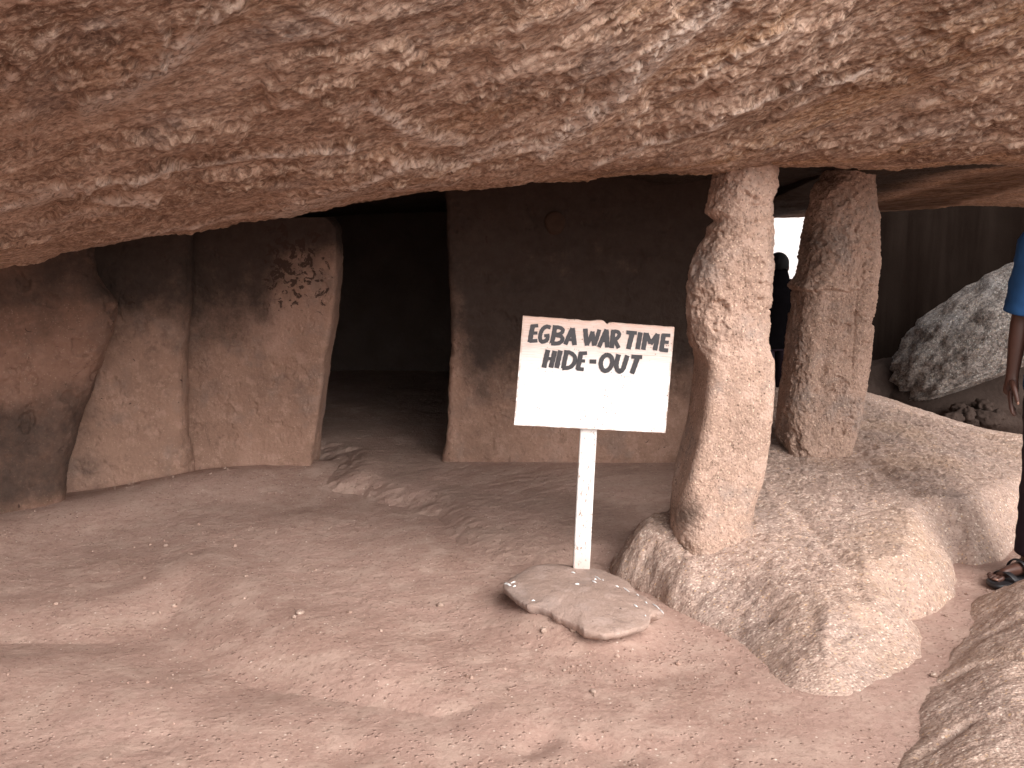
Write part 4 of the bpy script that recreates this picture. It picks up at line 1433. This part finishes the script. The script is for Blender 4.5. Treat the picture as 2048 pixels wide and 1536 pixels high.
bm = bmesh.new(); bm.from_mesh(let.data); bmesh.ops.recalc_face_normals(bm, faces=bm.faces); bm.to_mesh(let.data); bm.free()

# post: a squared timber running up behind the board
bm = bmesh.new()
lv = [((1146, 1150), (1179, 1152)), ((1151, 1050), (1184, 1050)), ((1156, 950), (1189, 950)), ((1161, 862), (1194, 862)), ((1170, 700), (1203, 702))]
prev = None
for i, (a, b) in enumerate(lv):
    A_, B_ = at_y(*a, SG_Y + 0.008) - O, at_y(*b, SG_Y + 0.008) - O
    ring = [bm.verts.new(c) for c in (A_, B_, B_ + np.array([0, .034, 0]), A_ + np.array([0, .034, 0]))]
    if prev:
        for j in range(4): bm.faces.new((prev[j], prev[(j + 1) % 4], ring[(j + 1) % 4], ring[j]))
    else:
        bm.faces.new(ring[::-1])
    prev = ring
bm.faces.new(prev)
bmesh.ops.recalc_face_normals(bm, faces=bm.faces)
bmesh.ops.bevel(bm, geom=[e for e in bm.edges if len(e.link_faces) == 2 and e.calc_face_angle(0) > .8], offset=0.003, segments=2, affect='EDGES')
me = bpy.data.meshes.new("post"); bm.to_mesh(me); bm.free(); me.materials.append(M_POST)
post = bpy.data.objects.new("post", me); COL.objects.link(post); post.parent = sign
# spots of bare wood on the post
# ------------------------------------------------------------------ loose stones and grit
PEB = [((600, 1228), .016, "small round pebble lying on the dirt in the hollow left of the sign"),
       ((588, 1236), .010, "tiny pebble touching the larger pebble in the hollow left of the sign"),
       ((881, 1212), .015, "single brown clod on the bare dirt just left of the slab"),
       ((492, 1153), .009, "pale pebble on the ridge of dust at left"),
       ((1642, 1352), .0, ""),
       ((1186, 1385), .011, "dark clod on open ground below the slab"),
       ((1868, 1353), .013, "reddish chip in the sandy channel beside the corner boulder"),
       ((1087, 1267), .014, "dusty stone tucked under the slab's front edge at left"),
       ((1146, 1272), .013, "dusty stone under the middle of the slab's front edge"),
       ((332, 1092), .011, "dusty pebble near the left wall's foot")]
for i, ((px, py), s, lb) in enumerate(PEB):
    if s == 0: continue
    c = at_z(px, py, 0.0)
    for _ in range(4):
        c = at_z(px, py, gz(c[0], c[1]))
    boulder("pebble", (c[0], c[1], gz(c[0], c[1]) + s * .35), (s, s * .85, s * .7), M_STONE, lb, "pebble", 90 + i * 4.7, i * 1.1, 3, 0.3, 0.06)

# grit: thousands of crumbs nobody could count
ico = bmesh.new(); bmesh.ops.create_icosphere(ico, subdivisions=1, radius=1)
iv = np.array([v.co for v in ico.verts]); ifc = np.array([[v.index for v in f.verts] for f in ico.faces]); ico.free()
n = 3600
gx = RNG.uniform(-3.0, 2.6, n); gy = 2.2 + 4.2 * RNG.random(n) ** 1.3
clump = fbm(np.stack([gx * 1.6, gy * 1.6, 0 * gx], -1), 3, off=14.)
keep = clump > RNG.uniform(-0.35, 0.50, n)
gx, gy = gx[keep], gy[keep]
ok = (sdf(smooth_poly(OUT, 4), gx, gy) < 0.0) & (sdf(smooth_poly(FR, 4), gx, gy) < 0.0) & (sdf(smooth_poly(SH, 4), gx, gy) < 0.02) & (sdf(sp, gx, gy) < -0.01)
gx, gy = gx[ok], gy[ok]
# denser crumbs around the slab and along the channel
def extra(cx, cy, sx, sy, m):
    return RNG.normal(cx, sx, m), RNG.normal(cy, sy, m)
for args in ((SLABC[0] - .02, SLABC[1] - .42, .22, .10, 260), (0.95, 3.05, .25, .12, 160), (1.75, 3.5, .10, .35, 160), (-1.9, 4.5, .5, .25, 200), (-1.6, 5.35, .3, .12, 160)):
    a, b = extra(*args)
    m = (sdf(sp, a, b) < -0.005) & (sdf(smooth_poly(OUT, 4), a, b) < 0.0) & (sdf(smooth_poly(FR, 4), a, b) < 0.0)
    gx = np.concatenate([gx, a[m]]); gy = np.concatenate([gy, b[m]])
n = len(gx)
gzv = ground_h(gx, gy)
sz = np.clip(RNG.lognormal(-5.95, 0.55, n), 0.0012, 0.012)
V = np.zeros((n, len(iv), 3))
for i in range(n):
    s3 = sz[i] * RNG.uniform(.6, 1.2, 3)
    a = RNG.uniform(0, 6.28)
    w = iv * (1 + RNG.uniform(-.25, .25, (len(iv), 1))) * s3
    V[i, :, 0] = gx[i] + w[:, 0] * math.cos(a) - w[:, 1] * math.sin(a)
    V[i, :, 1] = gy[i] + w[:, 0] * math.sin(a) + w[:, 1] * math.cos(a)
    V[i, :, 2] = gzv[i] + w[:, 2] * .8 + sz[i] * .25
tri = (ifc[None] + (np.arange(n) * len(iv))[:, None, None]).reshape(-1, 3)
gm = G("grit_stone", 0.9, 0.2)
gc = gm.xyz(gm.vor(60, out="Color"))
gm.out(gm.mix(gc[1], gm.mix(gc[0], (0.17, 0.10, 0.075), (0.36, 0.235, 0.185)), gm.mix(gc[2], (0.30, 0.20, 0.155), (0.47, 0.35, 0.29))))
grit = raw_mesh("grit", V.reshape(-1, 3), tri, gm.m, smooth=False)
tag(grit, "loose grit and crumbs scattered over the bare dirt", "grit", kind="stuff")


# ------------------------------------------------------------------ people
def skin_mesh(verts, edges, radii, sub=2):
    me = bpy.data.meshes.new("tmp_skin")
    me.from_pydata([tuple(v) for v in verts], edges, [])
    me.update()
    o = bpy.data.objects.new("tmp_skin", me)
    COL.objects.link(o)
    md = o.modifiers.new("s", 'SKIN')
    md.use_smooth_shade = True
    md.branch_smoothing = 0.4
    sv = me.skin_vertices[0].data
    for i, r in enumerate(radii):
        sv[i].radius = r if isinstance(r, tuple) else (r, r)
    sv[0].use_root = True
    ss = o.modifiers.new("d", 'SUBSURF'); ss.levels = sub; ss.render_levels = sub
    dg = bpy.context.evaluated_depsgraph_get()
    ev = o.evaluated_get(dg)
    m2 = bpy.data.meshes.new_from_object(ev)
    V = [v.co.copy() for v in m2.vertices]
    Fs = [list(p.vertices) for p in m2.polygons]
    bpy.data.objects.remove(o)
    bpy.data.meshes.remove(me); bpy.data.meshes.remove(m2)
    return V, Fs


def join(parts):
    V, Fs = [], []
    for v, f in parts:
        b = len(V)
        V += [tuple(x) for x in v]
        Fs += [[i + b for i in q] for q in f]
    return V, Fs


def tube(path, radii, n=28, wr=0.0, seed=0.0, caps=False, axis_hint=(0, 1, 0)):
    """lofted tube; radii per point (rx, ry)"""
    path = [np.array(p, float) for p in path]
    # resample smoothly
    P, Rr = [], []
    m = 8
    for i in range(len(path) - 1):
        p0 = path[max(i - 1, 0)]; p1 = path[i]; p2 = path[i + 1]; p3 = path[min(i + 2, len(path) - 1)]
        r1, r2 = np.array(radii[i]), np.array(radii[i + 1])
        for k in range(m):
            t = k / m
            P.append(0.5 * (2 * p1 + (p2 - p0) * t + (2 * p0 - 5 * p1 + 4 * p2 - p3) * t * t + (3 * p1 - p0 - 3 * p2 + p3) * t ** 3))
            tt = t * t * (3 - 2 * t)
            Rr.append(r1 + (r2 - r1) * tt)
    P.append(path[-1]); Rr.append(np.array(radii[-1]))
    P = np.array(P); T = np.gradient(P, axis=0); T /= np.linalg.norm(T, axis=1)[:, None]
    V = []
    for p, t, r in zip(P, T, Rr):
        h = np.array(axis_hint, float)
        e2 = h - t * h.dot(t); e2 /= np.linalg.norm(e2)
        e1 = np.cross(e2, t)
        for a in np.linspace(0, 2 * math.pi, n, endpoint=False):
            V.append(p + e1 * r[0] * math.cos(a) + e2 * r[1] * math.sin(a))
    V = np.array(V)
    if wr:
        nr = V - np.repeat(P, n, 0)
        nr /= np.linalg.norm(nr, axis=1)[:, None]
        V = V + nr * (wr * fbm(V * np.array([9, 9, 16]), 3, .55, off=seed))[:, None]
    m2 = len(P)
    Fs = grid_faces(m2, n, wrap=True).tolist()
    # hem: turn the ends inward for thickness
    b = len(V)
    for end, k in ((0, 0), (m2 - 1, 1)):
        ring = V[end * n:(end + 1) * n]
        c = ring.mean(0)
        inner = c + (ring - c) * 0.90
        V = np.concatenate([V, inner])
        o = len(V) - n
        for i in range(n):
            Fs.append([end * n + i, end * n + (i + 1) % n, o + (i + 1) % n, o + i])
        if caps:
            V = np.concatenate([V, c[None]])
            for i in range(n):
                Fs.append([o + i, o + (i + 1) % n, len(V) - 1])
    return [tuple(v) for v in V], Fs


def part(name, VF, mat, parent, smooth=True):
    o = raw_mesh(name, np.array([tuple(v) for v in VF[0]]), VF[1], mat, parent=parent, smooth=smooth)
    bm = bmesh.new(); bm.from_mesh(o.data); bmesh.ops.recalc_face_normals(bm, faces=bm.faces); bm.to_mesh(o.data); bm.free()
    return o


def ellips(c, r, sub=3):
    bm = bmesh.new(); bmesh.ops.create_icosphere(bm, subdivisions=sub, radius=1)
    V = [tuple(np.array(v.co) * r + c) for v in bm.verts]
    Fs = [[v.index for v in f.verts] for f in bm.faces]
    bm.free()
    return V, Fs


def hand(wrist, palm_end, out, side):
    """fingers and thumb as short skinned chains rooted in the palm.
    out = unit vector across the palm towards the index finger, side = curl direction (towards the palm face)"""
    w, p = np.array(wrist), np.array(palm_end)
    d = (p - w); d /= np.linalg.norm(d)
    out = np.array(out, float); side = np.array(side, float)
    parts = []
    for k, (off, L, cu) in enumerate(((0.030, 0.076, .25), (0.010, 0.084, .35), (-0.011, 0.078, .45), (-0.030, 0.062, .55))):
        b = p + out * off
        v = [b - d * 0.03, b, ]
        q = b; dd = d
        for j, f in enumerate((0.46, 0.30, 0.24)):
            ang = cu * (0.5 + .5 * j)
            dd = d * math.cos(ang) + side * math.sin(ang)
            q = q + dd * L * f
            v.append(q)
        rr = [.0105, .0098, .0088, .0080, .0062]
        parts.append(skin_mesh(v, [(i, i + 1) for i in range(4)], rr, 2))
    b = w + d * 0.030 + out * 0.026
    t1 = b + out * 0.024 + d * 0.024 + side * 0.008
    t2 = t1 + out * 0.006 + d * 0.034 + side * 0.012
    t3 = t2 + d * 0.026 + side * 0.008
    parts.append(skin_mesh([w + d * .03, b, t1, t2, t3], [(i, i + 1) for i in range(4)], [.014, .0145, .0120, .0100, .0075], 2))
    return parts, t3, d


def person(label, loc, rz, sc, shirt_m, arm_r, arm_l, hem=0.80, sleeve=0.92, spread=0.0, foot=0.0, collar=0.0):
    def FY(p, s):
        if s > 0 or not foot: return p
        ax_, ay_ = s * .116, .03
        c_, s_ = math.cos(foot), math.sin(foot)
        x_, y_ = p[0] - ax_, p[1] - ay_
        return (ax_ + x_ * c_ - y_ * s_, ay_ + x_ * s_ + y_ * c_, p[2])
    SP = lambda z, s: (-spread * (0.9 - z) / 0.9 if s < 0 else 0.0)
    root = empty("person", loc, rz)
    root.scale = (sc, sc, sc)
    tag(root, label, "person")
    V, E, RD = [], [], []
    def add(p, r, par=None):
        V.append(p); RD.append(r)
        if par is not None: E.append((par, len(V) - 1))
        return len(V) - 1
    pel = add((0, 0, .93), (.125, .095))
    wai = add((0, .0, 1.08), (.115, .085), pel)
    che = add((0, .005, 1.24), (.135, .095), wai)
    upc = add((0, .01, 1.36), (.12, .08), che)
    nk = add((0, .005, 1.45), (.056, .056), upc)
    jaw = add((0, -.012, 1.505), (.058, .066), nk)
    hd = add((0, -.012, 1.575), (.074, .092), jaw)
    tp = add((0, -.004, 1.640), (.062, .078), hd)
    hands = []
    for s, arm in ((-1, arm_r), (1, arm_l)):
        sh, el, wr, pe = arm
        a0 = add(tuple(np.array(sh) * np.array([.55, 1, 1]) + np.array([0, 0, .0])), (.06, .055), upc)
        a = add(sh, (.053, .055), a0)
        m1 = add(tuple((np.array(sh) + np.array(el)) / 2), (.045, .046), a)
        b = add(el, (.037, .038), m1)
        m2 = add(tuple(np.array(el) * .65 + np.array(wr) * .35), (.038, .038), b)
        c = add(wr, (.024, .026), m2)
        e = add(pe, (.020, .036), c)
    for s in (-1, 1):
        h = add((s * .095, 0, .86), (.088, .092), pel)
        k0 = add((s * .10 + SP(0.68, s), -.01, .68), (.078, .08), h)
        kn = add((s * .105 + SP(0.48, s), -.02, .48), (.055, .057), k0)
        cf = add((s * .11 + SP(0.34, s), .01, .34), (.052, .056), kn)
        an = add((s * .115 + SP(0.1, s), .03, .10), (.033, .037), cf)
        hl = add(FY((s * .118, .035, .05), s), (.032, .036), an)
        ft = add(FY((s * .130, -.06, .045), s), (.040, .028), hl)
        te = add(FY((s * .140, -.14, .036), s), (.040, .018), ft)
    parts = [skin_mesh(V, E, RD, 2)]
    for s, arm in ((-1, arm_r), (1, arm_l)):
        sh, el, wr, pe = [np.array(q) for q in arm]
        d = (pe - wr) / np.linalg.norm(pe - wr)
        inn = np.array([-s, 0, 0.0]); inn -= d * inn.dot(d); inn /= np.linalg.norm(inn)      # towards the thigh
        fwd = np.array([0, -1.0, 0]); fwd -= d * fwd.dot(d); fwd /= np.linalg.norm(fwd)
        hp, tip, _ = hand(wr, pe, fwd, inn)
        parts += hp
        hands.append((tip, d))
    # toes
    for s in (-1, 1):
        for i, (dx, ln, r) in enumerate(((-.024, .045, .013), (-.006, .042, .0095), (.010, .036, .009), (.024, .028, .0085), (.037, .018, .008))):
            b = np.array([s * (.140 + dx) + SP(.05, s), -.135 + abs(dx) * .3, .030])
            parts.append(skin_mesh([FY(q_, s) for q_ in (b, b + np.array([s * .004, -ln * .5, -.002]), b + np.array([s * .006, -ln, -.010]))], [(0, 1), (1, 2)], [r, r * .95, r * .7], 2))
    # face
    parts.append(skin_mesh([(0, -.088, 1.590), (0, -.106, 1.565), (0, -.118, 1.545)], [(0, 1), (1, 2)], [.010, .014, .020], 2))
    for s in (-1, 1):
        parts.append(ellips(np.array([s * .083, .01, 1.565]), np.array([.012, .022, .034])))
    for dz, r in ((1.515, (.026, .010, .007)), (1.502, (.022, .010, .008))):
        parts.append(ellips(np.array([0, -.090, dz]), np.array(r)))
    part("body", join(parts), M_SKIN, root)
    for s in (-1, 1):
        part("eye", ellips(np.array([s * .032, -.092, 1.585]), np.array([.013, .008, .007]), 2), M_EYE, root)
        part("iris", ellips(np.array([s * .031, -.0985, 1.585]), np.array([.0062, .0026, .0062]), 2), M_BLACK, root)
    # hair cap
    bm = bmesh.new(); bmesh.ops.create_icosphere(bm, subdivisions=4, radius=1)
    hv = []
    for v in bm.verts:
        c = np.array(v.co)
        lift = 0.0 if (c[2] > 0.12 - 0.65 * (c[1] > -0.25) * min(1, (c[1] + .25) * 1.6)) else -0.35
        q = np.array([.088, .112, .098]) * c * (1 + lift) + np.array([0, .004, 1.602])
        hv.append(tuple(q))
    hf = [[v.index for v in f.verts] for f in bm.faces]; bm.free()
    part("hair", (hv, hf), M_HAIR, root)
    # thumbnail and toenails
    for tip, d in hands:
        part("thumbnail", ellips(tip + np.array([0, -.006, 0]), np.array([.005, .003, .007]), 2), M_NAIL, root)
    for s in (-1, 1):
        part("toenail", ellips(np.array(FY((s * .120, -.176, .030), s)), np.array([.009, .007, .005]), 2), M_NAIL, root)
    # shirt
    ps = [tube([(0, 0, hem), (0, 0, .92), (0, 0, 1.06), (0, .005, 1.22), (0, .01, 1.34), (0, .01, 1.41), (0, .005, 1.455 + collar)],
               [(.195, .140), (.188, .138), (.175, .125), (.185, .128), (.182, .118), (.125, .095), (.072, .072)], 48, 0.016, 3.)]
    for arm in (arm_r, arm_l):
        sh, el = np.array(arm[0]), np.array(arm[1])
        e = sh + (el - sh) * sleeve
        s0 = sh * np.array([.55, 1, 1]) + np.array([0, 0, .012])
        ps.append(tube([s0, sh + np.array([0, 0, .004]), sh + (el - sh) * .35, sh + (el - sh) * .7, e],
                       [(.075, .085), (.073, .078), (.068, .074), (.068, .073), (.070, .075)], 32, 0.012, 8.))
    part("shirt", join(ps), shirt_m, root)
    # trousers
    ps = [tube([(0, 0, 1.00), (0, 0, .93), (0, 0, .84)], [(.15, .115), (.165, .125), (.165, .12)], 40, 0.006, 5.)]
    for s in (-1, 1):
        ps.append(tube([(s * .085, 0, .92), (s * .095 + SP(.8, s), 0, .80), (s * .10 + SP(.64, s), -.01, .64), (s * .105 + SP(.48, s), -.015, .48), (s * .11 + SP(.3, s), .01, .30), (s * .115 + SP(.115, s), .025, .115)],
                       [(.085, .11), (.092, .108), (.082, .09), (.070, .076), (.064, .072), (.060, .074)], 32, 0.012, 11. + s))
    part("trousers", join(ps), M_TROU, root)
    # sandals
    for s in (-1, 1):
        o = []
        out = [(-.036, .075), (-.040, .02), (-.036, -.06), (-.044, -.13), (-.040, -.185), (-.015, -.205), (.020, -.195), (.046, -.165), (.050, -.11), (.038, -.04), (.036, .02), (.030, .075), (0, .09)]
        op = smooth_poly(out, 5)
        cx = s * .122 + SP(.05, s)
        V2, F2 = [], []
        n2 = len(op)
        for z in (0.0, 0.002, 0.018, 0.020):
            sh_ = .94 if z in (0.0, 0.020) else 1.0
            V2 += [(cx + s * x * sh_, y * sh_ + (-.06) * (1 - sh_), z) for x, y in op]
        F2 += grid_faces(4, n2, wrap=True).tolist()
        F2.append(list(range(n2))[::-1]); F2.append([3 * n2 + i for i in range(n2)])
        o.append((V2, F2))
        for y, h, wd in ((-.115, .052, .030), (-.03, .085, .022)):
            pts = [(cx + s * .0 - .050, y + .01, .012), (cx - .044, y, h * .65), (cx - .018, y - .006, h), (cx + .018, y - .006, h), (cx + .046, y, h * .65), (cx + .052, y + .01, .012)]
            o.append(tube(pts, [(.004, wd / 2)] * 6, 14, axis_hint=(0, 1, 0)))
        pts = [(cx - .040, -.02, .03), (cx - .040, .05, .06), (cx, .085, .068), (cx + .040, .05, .06), (cx + .040, -.02, .03)]
        o.append(tube(pts, [(.004, .009)] * 5, 12, axis_hint=(0, 0, 1)))
        v_, f_ = join(o)
        part("sandal", ([FY(q_, s) for q_ in v_], f_), M_LEATHER, root)
    return root


PR_Z = 0.012
person("person in a blue short-sleeved shirt and dark trousers standing at the right edge", (2.245, 3.93, gz(2.15, 3.95) + 0.004), -0.42, 1.0, M_BLUE,
       ((-.185, .0, 1.375), (-.222, .045, 1.085), (-.235, .020, .850), (-.238, .000, .765)),
       ((.185, .0, 1.375), (.222, .045, 1.085), (.235, .020, .850), (.238, .000, .765)), spread=0.0, foot=-0.62)
KID = at_y(1540, 505, 8.6)
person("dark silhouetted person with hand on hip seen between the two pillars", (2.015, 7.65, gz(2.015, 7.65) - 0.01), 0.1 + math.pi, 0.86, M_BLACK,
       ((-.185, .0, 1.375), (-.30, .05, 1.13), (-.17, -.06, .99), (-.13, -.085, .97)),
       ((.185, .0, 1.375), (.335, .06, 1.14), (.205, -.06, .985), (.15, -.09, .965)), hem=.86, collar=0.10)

# ------------------------------------------------------------------ light
SUN_EL, SUN_AZ = R(36), R(34)        # the sun stands behind the camera's right shoulder
sd = bpy.data.lights.new("Sun", 'SUN')
sd.energy = 1.1
sd.angle = R(50)
sd.color = (1.0, 0.93, 0.88)
sun = bpy.data.objects.new("Sun", sd)
COL.objects.link(sun)
to_sun = Vector((math.sin(SUN_AZ) * math.cos(SUN_EL), -math.cos(SUN_AZ) * math.cos(SUN_EL), math.sin(SUN_EL)))
sun.rotation_euler = to_sun.to_track_quat('Z', 'Y').to_euler()
sun.location = to_sun * 30

w = bpy.data.worlds.new("World")
scene.world = w
w.use_nodes = True
nt = w.node_tree
sky = nt.nodes.new("ShaderNodeTexSky")
sky.sky_type = 'NISHITA'
sky.sun_disc = False
sky.sun_elevation = SUN_EL
sky.sun_rotation = math.pi - SUN_AZ
sky.air_density = 1.0
sky.dust_density = 4.0
sky.ozone_density = 1.0
hs = nt.nodes.new("ShaderNodeHueSaturation")
hs.inputs["Saturation"].default_value = 0.15      # thin high cloud whitens the sky
nt.links.new(sky.outputs[0], hs.inputs["Color"])
bg = nt.nodes["Background"]
nt.links.new(hs.outputs[0], bg.inputs["Color"])
bg.inputs["Strength"].default_value = 0.15

vs = scene.view_settings
vs.view_transform = 'Standard'
vs.look = 'None'
vs.exposure = 1.0
vs.gamma = 1.0
scene.cycles.max_bounces = 12
scene.cycles.diffuse_bounces = 10
scene.cycles.use_denoising = True
